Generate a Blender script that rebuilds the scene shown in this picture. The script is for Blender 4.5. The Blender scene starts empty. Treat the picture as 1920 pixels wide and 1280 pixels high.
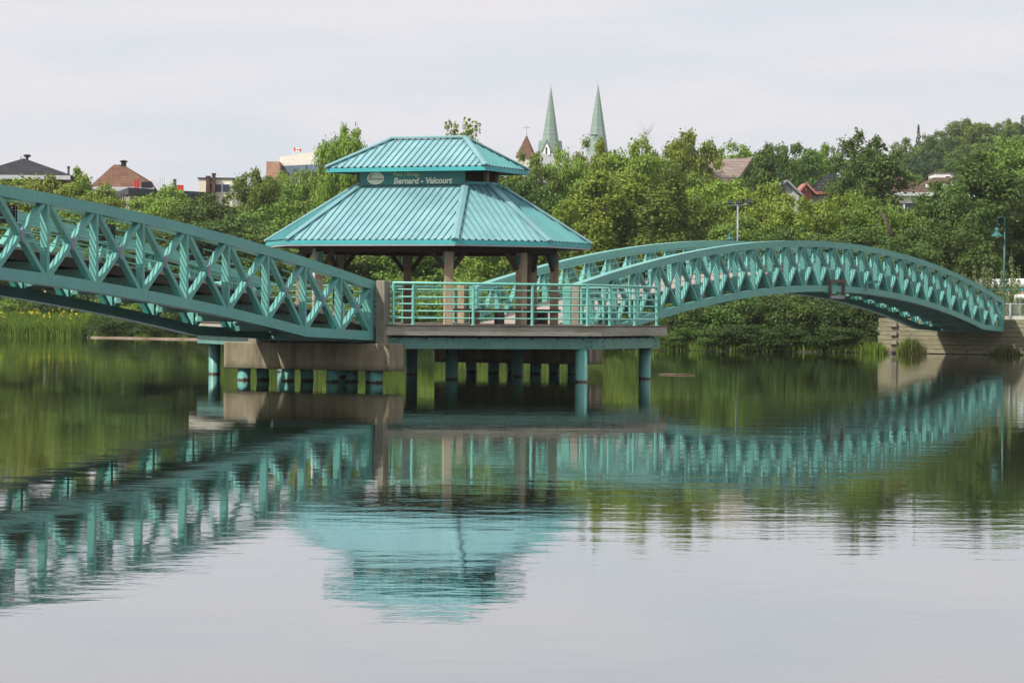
import bpy, math, random
import numpy as np
from mathutils import Vector, Matrix

# ------------------------------------------------------------------ camera, light, exposure
SC = bpy.context.scene
F_PX, ROLL, HOR, EYE = 5350.0, 0.009, 581.0, 1.88
cam_d = bpy.data.cameras.new("camera")
cam = bpy.data.objects.new("camera", cam_d)
SC.collection.objects.link(cam)
SC.camera = cam
cam_d.sensor_width = 36.0
cam_d.lens = F_PX / 1920 * 36.0
cam_d.clip_start = 0.5
cam_d.clip_end = 6000
pitch = math.atan((640 - HOR) / F_PX)
cam.matrix_world = (Matrix.Translation((0, 0, EYE)) @ Matrix.Rotation(math.pi / 2 - pitch, 4, 'X')
                    @ Matrix.Rotation(ROLL, 4, 'Z'))
SUN_AZ = math.radians(54)           # from the direction behind the camera towards the left
SUN_EL = math.radians(47)
sun_vec = Vector((-math.sin(SUN_AZ) * math.cos(SUN_EL), -math.cos(SUN_AZ) * math.cos(SUN_EL), math.sin(SUN_EL)))
sl = bpy.data.lights.new("sun", 'SUN')
sl.energy = 5.0
sl.angle = math.radians(0.9)
sl.color = (1.0, 0.95, 0.86)
so = bpy.data.objects.new("sun", sl)
so.rotation_euler = sun_vec.to_track_quat('Z', 'Y').to_euler()
so.location = (-60, 20, 90)
SC.collection.objects.link(so)

world = bpy.data.worlds.new("World")
SC.world = world
world.use_nodes = True
nt = world.node_tree
nt.nodes.clear()
wo = nt.nodes.new('ShaderNodeOutputWorld')
bg = nt.nodes.new('ShaderNodeBackground')
bg.inputs['Strength'].default_value = 0.1
sky = nt.nodes.new('ShaderNodeTexSky')
sky.sky_type = 'NISHITA'
sky.sun_disc = False
sky.sun_elevation = SUN_EL
sky.sun_rotation = math.atan2(sun_vec.x, sun_vec.y)
sky.air_density = 1.0
sky.dust_density = 3.0
tc = nt.nodes.new('ShaderNodeTexCoord')
mp = nt.nodes.new('ShaderNodeMapping')
mp.inputs['Scale'].default_value = (5, 5, 26.0)
nz = nt.nodes.new('ShaderNodeTexNoise')
nz.inputs['Scale'].default_value = 1.6
nz.inputs['Detail'].default_value = 5
nz.inputs['Roughness'].default_value = 0.55
cr = nt.nodes.new('ShaderNodeValToRGB')
cr.color_ramp.elements[0].position = 0.38
cr.color_ramp.elements[0].color = (7.75, 8.15, 8.75, 1)
cr.color_ramp.elements[1].position = 0.60
cr.color_ramp.elements[1].color = (8.75, 8.55, 8.95, 1)
mx = nt.nodes.new('ShaderNodeMix')
mx.data_type = 'RGBA'
mx.inputs[0].default_value = 0.93
nt.links.new(tc.outputs['Generated'], mp.inputs['Vector'])
nt.links.new(mp.outputs['Vector'], nz.inputs['Vector'])
nt.links.new(nz.outputs['Fac'], cr.inputs['Fac'])
nt.links.new(sky.outputs['Color'], mx.inputs[6])
nt.links.new(cr.outputs['Color'], mx.inputs[7])
nt.links.new(mx.outputs[2], bg.inputs['Color'])
nt.links.new(bg.outputs['Background'], wo.inputs['Surface'])
SC.view_settings.view_transform = 'Standard'
SC.view_settings.look = 'None'
SC.view_settings.exposure = 0.0
SC.view_settings.gamma = 1.0
SC.cycles.max_bounces = 6
SC.cycles.transparent_max_bounces = 8
SC.cycles.caustics_reflective = False
SC.cycles.caustics_refractive = False
SC.cycles.use_denoising = True

rnd = random.Random(7)
COL = SC.collection

# ------------------------------------------------------------------ helpers
A = Vector((.4035, .915, 0)).normalized()       # along the bridge
N = Vector((A.y, -A.x, 0))                      # outwards, towards the near side
O = Vector((-247 / 71., 5163 / 71., 0))
Z = Vector((0, 0, 1))
def W(s, p, z=0.0): return O + A * s + N * p + Z * z
def at(px, py, y):
    """real-world point seen at a photograph pixel, at distance y"""
    U, D = px - 960, py - HOR
    u = U + ROLL * D
    d = D - ROLL * U
    return Vector((u * y / F_PX, y, EYE - d * y / F_PX))

class MB:
    def __init__(s): s.v = []; s.f = []
    def add(s, vs, fs):
        b = len(s.v); s.v += [Vector(v) for v in vs]; s.f += [tuple(b + i for i in f) for f in fs]
    def boxc(s, c, ax, ay, az):
        """box from centre and three half-vectors"""
        c = Vector(c); vs = []
        for i in (-1, 1):
            for j in (-1, 1):
                for k in (-1, 1): vs.append(c + ax * i + ay * j + az * k)
        s.add(vs, [(0, 1, 3, 2), (4, 6, 7, 5), (0, 4, 5, 1), (2, 3, 7, 6), (0, 2, 6, 4), (1, 5, 7, 3)])
    def box(s, x0, x1, y0, y1, z0, z1):
        s.boxc(((x0 + x1) / 2, (y0 + y1) / 2, (z0 + z1) / 2), Vector(((x1 - x0) / 2, 0, 0)), Vector((0, (y1 - y0) / 2, 0)), Vector((0, 0, (z1 - z0) / 2)))
    def sbox(s, s0, s1, p0, p1, z0, z1):
        """box in the bridge frame"""
        s.boxc(W((s0 + s1) / 2, (p0 + p1) / 2, (z0 + z1) / 2), A * ((s1 - s0) / 2), N * ((p1 - p0) / 2), Z * ((z1 - z0) / 2))
    def beam(s, a, b, w, h, side):
        a, b = Vector(a), Vector(b); d = (b - a); sd = Vector(side).normalized(); up = d.cross(sd).normalized()
        s.boxc((a + b) / 2, d / 2, sd * w / 2, up * h / 2)
    def tube(s, pts, r, n=8, cap=True):
        pts = [Vector(p) for p in pts]; rs = r if isinstance(r, (list, tuple)) else [r] * len(pts)
        rings = []
        for i, p in enumerate(pts):
            d = (pts[min(i + 1, len(pts) - 1)] - pts[max(i - 1, 0)]).normalized()
            ref = Z if abs(d.z) < .9 else Vector((1, 0, 0))
            u = d.cross(ref).normalized(); v = d.cross(u)
            rings.append([p + (u * math.cos(2 * math.pi * k / n) + v * math.sin(2 * math.pi * k / n)) * rs[i] for k in range(n)])
        vs = [q for rg in rings for q in rg]; fs = []
        for i in range(len(pts) - 1):
            for k in range(n):
                k2 = (k + 1) % n
                fs.append((i * n + k, i * n + k2, (i + 1) * n + k2, (i + 1) * n + k))
        if cap: fs += [tuple(range(n))[::-1], tuple((len(pts) - 1) * n + k for k in range(n))]
        s.add(vs, fs)
    def lathe(s, c, prof, n=16):
        c = Vector(c); vs = []; fs = []
        for r, z in prof:
            for k in range(n): vs.append(c + Vector((r * math.cos(2 * math.pi * k / n), r * math.sin(2 * math.pi * k / n), z)))
        for i in range(len(prof) - 1):
            for k in range(n):
                k2 = (k + 1) % n
                fs.append((i * n + k, i * n + k2, (i + 1) * n + k2, (i + 1) * n + k))
        fs += [tuple(range(n))[::-1], tuple((len(prof) - 1) * n + k for k in range(n))]
        s.add(vs, fs)
    def prism(s, poly, z0, z1):
        """poly: list of (x,y) Vectors; vertical extrusion"""
        n = len(poly); vs = [Vector((p.x, p.y, z0)) for p in poly] + [Vector((p.x, p.y, z1)) for p in poly]
        fs = [tuple(range(n))[::-1], tuple(range(n, 2 * n))] + [(i, (i + 1) % n, n + (i + 1) % n, n + i) for i in range(n)]
        s.add(vs, fs)
    def build(s, name, mat, parent=None, smooth=False, bevel=0):
        me = bpy.data.meshes.new(name)
        off = Vector((0, 0, 0)); p = parent
        while p is not None: off += p.location; p = p.parent
        me.from_pydata([v - off for v in s.v], [], s.f)
        me.materials.append(mat)
        if smooth:
            me.polygons.foreach_set('use_smooth', [True] * len(me.polygons))
        me.update()
        import bmesh
        if len(s.f) < 60000:
            bm = bmesh.new(); bm.from_mesh(me); bmesh.ops.recalc_face_normals(bm, faces=bm.faces); bm.to_mesh(me); bm.free()
        o = bpy.data.objects.new(name, me); COL.objects.link(o); o.parent = parent
        if bevel:
            m = o.modifiers.new('bevel', 'BEVEL'); m.width = bevel; m.segments = 1; m.limit_method = 'ANGLE'
        return o
def tag(o, label=None, cat=None, group=None, kind=None):
    if label: o['label'] = label
    if cat: o['category'] = cat
    if group: o['group'] = group
    if kind: o['kind'] = kind
    return o
def empty(name, loc, label=None, cat=None, group=None):
    o = bpy.data.objects.new(name, None); COL.objects.link(o); o.location = loc; o.empty_display_size = .2
    return tag(o, label, cat, group)
def children(o): return list(o.children)
def copy_tree(o, parent=None):
    kids = children(o)
    c = o.copy(); COL.objects.link(c); c.parent = parent
    for k in kids: copy_tree(k, c)
    return c

# ------------------------------------------------------------------ materials
def mat_new(name):
    m = bpy.data.materials.new(name); m.use_nodes = True
    t = m.node_tree; b = t.nodes['Principled BSDF']; return m, t, b
def node(t, typ, **kw):
    n = t.nodes.new(typ)
    for k, v in kw.items(): setattr(n, k, v)
    return n
def noise(t, scale, detail=4, rough=.55, vec=None):
    n = node(t, 'ShaderNodeTexNoise'); n.inputs['Scale'].default_value = scale; n.inputs['Detail'].default_value = detail; n.inputs['Roughness'].default_value = rough
    if vec is not None: t.links.new(vec, n.inputs['Vector'])
    return n
def ramp(t, fac, stops):
    r = node(t, 'ShaderNodeValToRGB'); e = r.color_ramp.elements
    while len(e) < len(stops): e.new(.5)
    for i, (p, c) in enumerate(stops): e[i].position = p; e[i].color = (*c, 1) if len(c) == 3 else c
    t.links.new(fac, r.inputs['Fac']); return r
def mixc(t, fac, a, b, mode='MIX'):
    m = node(t, 'ShaderNodeMix', data_type='RGBA', blend_type=mode)
    for sock, val in ((m.inputs[0], fac), (m.inputs[6], a), (m.inputs[7], b)):
        if isinstance(val, (int, float)): sock.default_value = val
        elif isinstance(val, tuple): sock.default_value = (*val, 1) if len(val) == 3 else val
        else: t.links.new(val, sock)
    return m.outputs[2]
def geo_pos(t, scale=(1, 1, 1)):
    g = node(t, 'ShaderNodeNewGeometry'); m = node(t, 'ShaderNodeMapping'); m.inputs['Scale'].default_value = scale
    t.links.new(g.outputs['Position'], m.inputs['Vector']); return m.outputs['Vector']
def math_(t, op, a, b=None, c=None):
    m = node(t, 'ShaderNodeMath', operation=op)
    for i, v in enumerate((a, b, c)):
        if v is None: continue
        if isinstance(v, (int, float)): m.inputs[i].default_value = v
        else: t.links.new(v, m.inputs[i])
    return m.outputs[0]
def bump(t, b, h, strength=.3, dist=.02):
    n = node(t, 'ShaderNodeBump'); n.inputs['Strength'].default_value = strength; n.inputs['Distance'].default_value = dist
    t.links.new(h, n.inputs['Height']); t.links.new(n.outputs['Normal'], b.inputs['Normal'])

def paint(name, c, dark, rough=.42, stain=.35, waterline=False, rust=True):
    m, t, b = mat_new(name)
    v = geo_pos(t, (1, 1, .35))
    n1 = noise(t, 1.3, 5, .6, v)
    n2 = noise(t, 14, 4, .6, v)
    c1 = ramp(t, n1.outputs['Fac'], [(.3, tuple(x * (1 - stain * .5) for x in c)), (.7, c)])
    c2 = ramp(t, n2.outputs['Fac'], [(.36, dark), (.46, (1, 1, 1))])
    col = mixc(t, stain, c1.outputs['Color'], mixc(t, 1.0, c1.outputs['Color'], c2.outputs['Color'], 'MULTIPLY'))
    n4 = noise(t, 7.5, 6, .75, geo_pos(t, (1, 1, .30))); n5 = noise(t, .55, 3, .6, geo_pos(t))
    rk = math_(t, 'MULTIPLY', ramp(t, n4.outputs['Fac'], [(.665, (0, 0, 0)), (.72, (1, 1, 1))]).outputs['Color'], .55 if rust else 0.0)
    col = mixc(t, rk, col, (.14, .075, .04))
    col = mixc(t, .6, col, mixc(t, 1.0, col, ramp(t, n5.outputs['Fac'], [(.35, (.80, .84, .86)), (.65, (1.06, 1.04, 1.0))]).outputs['Color'], 'MULTIPLY'))
    if waterline:
        g = node(t, 'ShaderNodeNewGeometry'); sx = node(t, 'ShaderNodeSeparateXYZ'); t.links.new(g.outputs['Position'], sx.inputs[0])
        n3 = noise(t, 6, 4, .6)
        zz = math_(t, 'SUBTRACT', sx.outputs['Z'], math_(t, 'MULTIPLY', math_(t, 'SUBTRACT', n3.outputs['Fac'], .45), .16))
        rr = ramp(t, math_(t, 'ADD', zz, 0.0), [(0.0, (.02, .022, .016)), (.03, (.05, .028, .016)), (.055, (.20, .17, .09)), (.09, (.3, .4, .3))])
        k = ramp(t, zz, [(.03, (1, 1, 1)), (.065, (0, 0, 0))])
        col = mixc(t, k.outputs['Color'], col, rr.outputs['Color'])
    t.links.new(col, b.inputs['Base Color'])
    b.inputs['Roughness'].default_value = rough
    bump(t, b, n2.outputs['Fac'], .12, .01)
    return m
TEAL = paint('teal_paint', (.150, .43, .385), (.5, .55, .5), .42, .22)
TEALP = paint('teal_pile_paint', (.145, .42, .36), (.5, .45, .35), .45, .4, waterline=True)
TEALD = paint('teal_beam_paint', (.14, .34, .285), (.45, .47, .42), .5, .5)
TRAIL = paint('teal_rail_paint', (.20, .56, .47), (.6, .62, .6), .4, .25)
ROOF = paint('roof_metal_paint', (.275, .465, .51), (.72, .78, .80), .42, .55, rust=False)
CAP = paint('roof_cap_paint', (.20, .39, .42), (.8, .84, .84), .42, .4, rust=False)
ROOFR = paint('roof_rib_shaded_paint', (.085, .33, .335), (.7, .75, .75), .4, .2)  # darker than the panels: the ribs' shadow side is put into the colour
FASC = paint('roof_fascia_paint', (.06, .42, .44), (.6, .65, .65), .4, .3)
SIGNM = paint('sign_paint', (.025, .20, .195), (.8, .8, .8), .5, .2)
SPIRE = paint('spire_copper', (.24, .335, .28), (.7, .75, .7), .6, .3)

def wood(name, c1, c2, axis='pos', rough=.8, scl=(2, 2, 18), knots=True):
    m, t, b = mat_new(name)
    v = geo_pos(t, scl)
    n1 = noise(t, 2.2, 6, .65, v); n2 = noise(t, .9, 3, .5, geo_pos(t)); n3 = noise(t, 5, 3, .5, geo_pos(t))
    r1 = ramp(t, n1.outputs['Fac'], [(.32, c1), (.68, c2)])
    col = mixc(t, .5, r1.outputs['Color'], mixc(t, 1.0, r1.outputs['Color'], ramp(t, n2.outputs['Fac'], [(.35, (.55, .55, .52)), (.6, (1, 1, 1))]).outputs['Color'], 'MULTIPLY'))
    if knots:
        col = mixc(t, ramp(t, n3.outputs['Fac'], [(.70, (0, 0, 0)), (.76, (1, 1, 1))]).outputs['Color'], col, tuple(x * .35 for x in c1))
    t.links.new(col, b.inputs['Base Color']); b.inputs['Roughness'].default_value = rough
    b.inputs['Specular IOR Level'].default_value = .2
    bump(t, b, n1.outputs['Fac'], .4, .02)
    return m
WFASC = wood('weathered_fascia_wood', (.27, .26, .21), (.52, .50, .42), scl=(1, 1, 16))
WCAP = wood('deck_edge_wood', (.10, .08, .065), (.19, .155, .13))
WPOST = wood('brown_post_wood', (.27, .205, .14), (.47, .38, .265), scl=(9, 9, 1))
WBRACE = wood('brace_timber', (.04, .028, .02), (.085, .06, .04))
WGREY = wood('grey_post_wood', (.20, .18, .145), (.36, .33, .27), scl=(9, 9, 1))
WDARK = wood('dark_timber', (.030, .021, .015), (.06, .042, .030))
WEDGE = wood('stringer_wood', (.045, .032, .026), (.09, .065, .05))
WCRIB = wood('crib_timber', (.18, .165, .10), (.35, .32, .21), scl=(1.2, 1.2, 9))

def planks(name, c, pitch, vec):
    m, t, b = mat_new(name)
    g = node(t, 'ShaderNodeNewGeometry'); d = node(t, 'ShaderNodeVectorMath', operation='DOT_PRODUCT')
    t.links.new(g.outputs['Position'], d.inputs[0]); d.inputs[1].default_value = vec
    q = math_(t, 'DIVIDE', d.outputs['Value'], pitch); fr = math_(t, 'FRACT', q); fl = math_(t, 'FLOOR', q)
    wn = node(t, 'ShaderNodeTexWhiteNoise', noise_dimensions='1D'); t.links.new(fl, wn.inputs['W'])
    n = noise(t, 3, 5, .6, geo_pos(t))
    tone = ramp(t, wn.outputs['Value'], [(0, tuple(x * .78 for x in c)), (1, c)])
    col = mixc(t, .4, tone.outputs['Color'], mixc(t, 1.0, tone.outputs['Color'], ramp(t, n.outputs['Fac'], [(.35, (.6, .6, .6)), (.65, (1, 1, 1))]).outputs['Color'], 'MULTIPLY'))
    gap = math_(t, 'LESS_THAN', fr, .07)
    col = mixc(t, gap, col, (.03, .025, .02))
    t.links.new(col, b.inputs['Base Color']); b.inputs['Roughness'].default_value = .8
    return m
DECK = planks('deck_plank_wood', (.46, .38, .33), .145, tuple(A))
PDECK = planks('platform_plank_wood', (.34, .27, .23), .145, tuple(A))

def concrete(name, c, streak=True, sc=1.0):
    m, t, b = mat_new(name)
    n1 = noise(t, 2.2 * sc, 6, .6, geo_pos(t, (1, 1, .12))); n2 = noise(t, 1.1 * sc, 5, .65, geo_pos(t)); n3 = noise(t, 30, 3, .6, geo_pos(t))
    a = ramp(t, n1.outputs['Fac'], [(.36, tuple(x * .45 for x in c)), (.50, tuple(x * .85 for x in c)), (.66, tuple(x * 1.15 for x in c))]).outputs['Color']
    a = mixc(t, .55, a, mixc(t, 1.0, a, ramp(t, n2.outputs['Fac'], [(.35, (.62, .60, .55)), (.62, (1, 1, 1))]).outputs['Color'], 'MULTIPLY'))
    gp = node(t, 'ShaderNodeNewGeometry'); dp = node(t, 'ShaderNodeVectorMath', operation='DOT_PRODUCT'); t.links.new(gp.outputs['Position'], dp.inputs[0]); dp.inputs[1].default_value = tuple(N)
    fr = math_(t, 'FRACT', math_(t, 'DIVIDE', dp.outputs['Value'], 1.22))
    a = mixc(t, math_(t, 'MULTIPLY', math_(t, 'LESS_THAN', fr, .016), .6), a, tuple(x * .35 for x in c))
    sz = node(t, 'ShaderNodeSeparateXYZ'); t.links.new(gp.outputs['Position'], sz.inputs[0]); n6 = noise(t, 3.2, 5, .6, geo_pos(t))
    al = ramp(t, math_(t, 'SUBTRACT', sz.outputs['Z'], math_(t, 'MULTIPLY', n6.outputs['Fac'], .35)), [(.18, (1, 1, 1)), (.30, (0, 0, 0))])
    a = mixc(t, math_(t, 'MULTIPLY', al.outputs['Color'], .55), a, (.07, .075, .04))
    t.links.new(a, b.inputs['Base Color']); b.inputs['Roughness'].default_value = .9; b.inputs['Specular IOR Level'].default_value = .2
    bump(t, b, n3.outputs['Fac'], .3, .01)
    return m
CONC = concrete('pier_concrete', (.37, .315, .215))
CONCG = concrete('slab_concrete', (.50, .50, .45))

def plain(name, c, rough=.7, metal=0, var=.18, scale=3.0, spec=.3):
    m, t, b = mat_new(name)
    n = noise(t, scale, 4, .6, geo_pos(t))
    r = ramp(t, n.outputs['Fac'], [(.3, tuple(x * (1 - var) for x in c)), (.7, tuple(min(1, x * (1 + var * .4)) for x in c))])
    t.links.new(r.outputs['Color'], b.inputs['Base Color']); b.inputs['Roughness'].default_value = rough; b.inputs['Metallic'].default_value = metal
    b.inputs['Specular IOR Level'].default_value = spec
    return m
def shingle(name, c, h=.25):
    m, t, b = mat_new(name)
    br = node(t, 'ShaderNodeTexBrick'); g = node(t, 'ShaderNodeNewGeometry'); sx = node(t, 'ShaderNodeSeparateXYZ'); t.links.new(g.outputs['Position'], sx.inputs[0])
    cb = node(t, 'ShaderNodeCombineXYZ'); t.links.new(math_(t, 'ADD', sx.outputs['X'], math_(t, 'MULTIPLY', sx.outputs['Y'], .6)), cb.inputs[0]); t.links.new(sx.outputs['Z'], cb.inputs[1]); t.links.new(cb.outputs[0], br.inputs['Vector'])
    br.inputs['Scale'].default_value = 1; br.inputs['Brick Width'].default_value = .6; br.inputs['Row Height'].default_value = h; br.inputs['Mortar Size'].default_value = .02
    br.inputs['Color1'].default_value = (*c, 1); br.inputs['Color2'].default_value = (*[x * .72 for x in c], 1); br.inputs['Mortar'].default_value = (*[x * .5 for x in c], 1)
    n = noise(t, .7, 5, .6, geo_pos(t)); col = mixc(t, .5, br.outputs['Color'], mixc(t, 1.0, br.outputs['Color'], ramp(t, n.outputs['Fac'], [(.35, (.7, .7, .7)), (.65, (1.1, 1.1, 1.1))]).outputs['Color'], 'MULTIPLY'))
    t.links.new(col, b.inputs['Base Color']); b.inputs['Roughness'].default_value = .9; b.inputs['Specular IOR Level'].default_value = .15
    return m
SH_BROWN = shingle('brown_shingles', (.20, .105, .07)); SH_DARK = shingle('dark_shingles', (.045, .045, .05)); SH_TAN = shingle('tan_shingles', (.30, .235, .20)); SH_RED = shingle('red_brown_shingles', (.15, .09, .07))
SH_BLACK = shingle('black_shingles', (.03, .03, .034))
BRICK = shingle('red_brick', (.62, .36, .24), .12); BRICKD = shingle('dark_brick', (.16, .085, .065), .12)
CREAM = plain('cream_wall', (.80, .75, .60)); SIDING = shingle('beige_siding', (.50, .46, .36), .2); WHITE = plain('white_paint', (.84, .83, .81), var=.06); LGREY = plain('pale_grey_metal', (.55, .56, .58))
GLASSB = plain('dark_window_glass', (.03, .045, .07), .15); GLASSL = plain('blue_window_band', (.12, .17, .25), .2)
PINK = plain('pink_red_siding', (.52, .16, .12)); BLACKM = plain('black_metal', (.018, .02, .02), .5); GREYM = plain('galvanised_metal', (.33, .33, .37), .45, .0); LAV = plain('grey_primer', (.30, .29, .36), .6)
RED = plain('red_paint', (.6, .05, .035)); DGREY = plain('dark_grey_metal', (.07, .075, .085)); LTEAL = paint('lamp_teal_paint', (.022, .14, .14), (.7, .7, .7), .4, .2); RUSTY = plain('rusty_pipe', (.17, .11, .09), .8)
LETC = plain('cream_letters', (.95, .92, .74), var=.03); LETG = plain('faded_letters', (.55, .62, .42), var=.05); LETD = plain('dark_letters', (.06, .05, .03), var=.03)
LAMPG = plain('lamp_glass', (.6, .5, .35), .3)
LOGM = wood('wet_log', (.12, .08, .055), (.22, .15, .11))

def leaf_mat(name, c, c2, trans=.25):
    m, t, b = mat_new(name)
    oi = node(t, 'ShaderNodeObjectInfo'); g = node(t, 'ShaderNodeNewGeometry')
    n = noise(t, .55, 3, .6, geo_pos(t))
    f = math_(t, 'ADD', math_(t, 'MULTIPLY', g.outputs['Random Per Island'], .6), math_(t, 'MULTIPLY', n.outputs['Fac'], .4))
    col = mixc(t, f, c, c2)
    hs = node(t, 'ShaderNodeHueSaturation'); t.links.new(col, hs.inputs['Color'])
    t.links.new(math_(t, 'ADD', math_(t, 'MULTIPLY', oi.outputs['Random'], .03), .485), hs.inputs['Hue'])
    t.links.new(math_(t, 'ADD', math_(t, 'MULTIPLY', oi.outputs['Random'], .35), .82), hs.inputs['Value'])
    t.links.new(hs.outputs['Color'], b.inputs['Base Color']); b.inputs['Roughness'].default_value = .6; b.inputs['Specular IOR Level'].default_value = .25
    tr = node(t, 'ShaderNodeBsdfTranslucent'); t.links.new(hs.outputs['Color'], tr.inputs['Color'])
    ms = node(t, 'ShaderNodeMixShader'); ms.inputs[0].default_value = trans
    t.links.new(b.outputs[0], ms.inputs[1]); t.links.new(tr.outputs[0], ms.inputs[2]); t.links.new(ms.outputs[0], t.nodes['Material Output'].inputs['Surface'])
    return m
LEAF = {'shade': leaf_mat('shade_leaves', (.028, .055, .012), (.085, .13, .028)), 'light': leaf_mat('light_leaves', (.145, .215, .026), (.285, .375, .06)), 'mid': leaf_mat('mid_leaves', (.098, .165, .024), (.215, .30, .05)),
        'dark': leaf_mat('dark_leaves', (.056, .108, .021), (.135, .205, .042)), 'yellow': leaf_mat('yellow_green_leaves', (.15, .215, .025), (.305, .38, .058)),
        'blue': leaf_mat('blue_green_needles', (.035, .08, .032), (.08, .14, .055), .1), 'willow': leaf_mat('grey_green_leaves', (.12, .17, .06), (.25, .31, .12))}
BARK = wood('bark', (.055, .042, .030), (.13, .105, .08), scl=(6, 6, 1.5), knots=False)
BARKP = wood('pale_bark', (.22, .19, .15), (.40, .36, .30), scl=(6, 6, 1.5), knots=False)

# ------------------------------------------------------------------ ground, water, sky backdrop
SHX = [-400, -60, -31, -17, 0, 7, 14, 19, 24, 60, 400]
SHY = [215, 190, 176, 164.5, 149, 137.5, 136, 134.6, 133.2, 128, 120]
def shore(x): return float(np.interp(x, SHX, SHY))
def sstep(x, a, b):
    t = min(1, max(0, (x - a) / (b - a))); return t * t * (3 - 2 * t)
def gh(x, y):
    d = y - shore(x)
    if d < 0: return max(-1.6, d * .45)
    h = .06 + .45 * sstep(d, 0, 4) + .045 * min(d, 160) * 1.0
    h += 3.0 * sstep(d, 60, 200)
    h += 15 * sstep(x, 40, 85) * sstep(y, 280, 470)
    h += 8 * sstep(y, 500, 1200)
    h += .25 * math.sin(x * .35 + y * .22) * sstep(d, 3, 12)
    return h
def build_ground():
    ys = list(np.concatenate([np.linspace(-60, 120, 12), np.linspace(124, 180, 57), np.linspace(184, 300, 30), np.linspace(310, 700, 40), np.linspace(740, 3000, 20)]))
    xs = list(np.concatenate([np.linspace(-1500, -120, 14), np.linspace(-110, 110, 111), np.linspace(120, 1500, 14)]))
    v = [(x, y, gh(x, y)) for y in ys for x in xs]; nx = len(xs)
    f = [(j * nx + i, j * nx + i + 1, (j + 1) * nx + i + 1, (j + 1) * nx + i) for j in range(len(ys) - 1) for i in range(nx - 1)]
    m, t, b = mat_new('bank_soil_and_grass')
    n = noise(t, .6, 6, .65, geo_pos(t)); n2 = noise(t, 6, 5, .6, geo_pos(t))
    g = node(t, 'ShaderNodeNewGeometry'); sx = node(t, 'ShaderNodeSeparateXYZ'); t.links.new(g.outputs['Position'], sx.inputs[0])
    grass = ramp(t, n.outputs['Fac'], [(.35, (.035, .05, .012)), (.65, (.09, .12, .03))]).outputs['Color']
    soil = ramp(t, n2.outputs['Fac'], [(.35, (.02, .016, .011)), (.65, (.06, .047, .034))]).outputs['Color']
    k = ramp(t, sx.outputs['Z'], [(.10, (0, 0, 0)), (.22, (1, 1, 1))]).outputs['Color']
    t.links.new(mixc(t, k, soil, grass), b.inputs['Base Color']); b.inputs['Roughness'].default_value = .95
    bump(t, b, n2.outputs['Fac'], .6, .1)
    mb = MB(); mb.v = [Vector(q) for q in v]; mb.f = f
    o = mb.build('ground', m, smooth=True); tag(o, kind='structure')
build_ground()

def build_water():
    m, t, b = mat_new('river_water')
    b.inputs['Base Color'].default_value = (.012, .017, .006, 1)
    b.inputs['Roughness'].default_value = .018
    b.inputs['IOR'].default_value = 1.45
    b.inputs['Specular IOR Level'].default_value = .5
    def layer(scale, vs, det, rot=0.0):
        g = node(t, 'ShaderNodeNewGeometry'); mpn = node(t, 'ShaderNodeMapping'); mpn.inputs['Scale'].default_value = vs; mpn.inputs['Rotation'].default_value = (0, 0, rot)
        t.links.new(g.outputs['Position'], mpn.inputs['Vector'])
        return noise(t, scale, det, .5, mpn.outputs['Vector']).outputs['Fac']
    big = layer(.9, (.55, 1.0, 1), 2, .25)         # long low swell
    med = layer(3.2, (.6, 1.0, 1), 3, -.2)         # wavelets
    fine = layer(14, (.8, 1.0, 1), 2, .1)
    patch = layer(.07, (.35, 1.0, 1), 2, .15)      # calm and rippled patches
    sp = node(t, 'ShaderNodeSeparateXYZ'); g0 = node(t, 'ShaderNodeNewGeometry'); t.links.new(g0.outputs['Position'], sp.inputs[0])
    pr = ramp(t, patch, [(.40, (.25, .25, .25)), (.60, (1, 1, 1))]).outputs['Color']
    h = math_(t, 'MULTIPLY', big, .75)
    h = math_(t, 'ADD', h, math_(t, 'MULTIPLY', math_(t, 'MULTIPLY', med, pr), .62))
    h = math_(t, 'ADD', h, math_(t, 'MULTIPLY', math_(t, 'MULTIPLY', fine, pr), .10))
    bn = node(t, 'ShaderNodeBump'); bn.inputs['Strength'].default_value = 1.0; bn.inputs['Distance'].default_value = .0036
    t.links.new(h, bn.inputs['Height']); t.links.new(bn.outputs['Normal'], b.inputs['Normal'])
    gl = node(t, 'ShaderNodeBsdfGlossy'); gl.inputs['Roughness'].default_value = .018; gl.inputs['Color'].default_value = (.93, .94, .95, 1); t.links.new(bn.outputs['Normal'], gl.inputs['Normal'])
    ms = node(t, 'ShaderNodeMixShader'); ms.inputs[0].default_value = .40
    t.links.new(b.outputs[0], ms.inputs[1]); t.links.new(gl.outputs[0], ms.inputs[2]); t.links.new(ms.outputs[0], t.nodes['Material Output'].inputs['Surface'])
    mb = MB(); mb.add([(-900, -60, 0), (900, -60, 0), (900, 260, 0), (-900, 260, 0)], [(0, 1, 2, 3)])
    tag(mb.build('water', m), kind='structure')
build_water()

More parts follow.
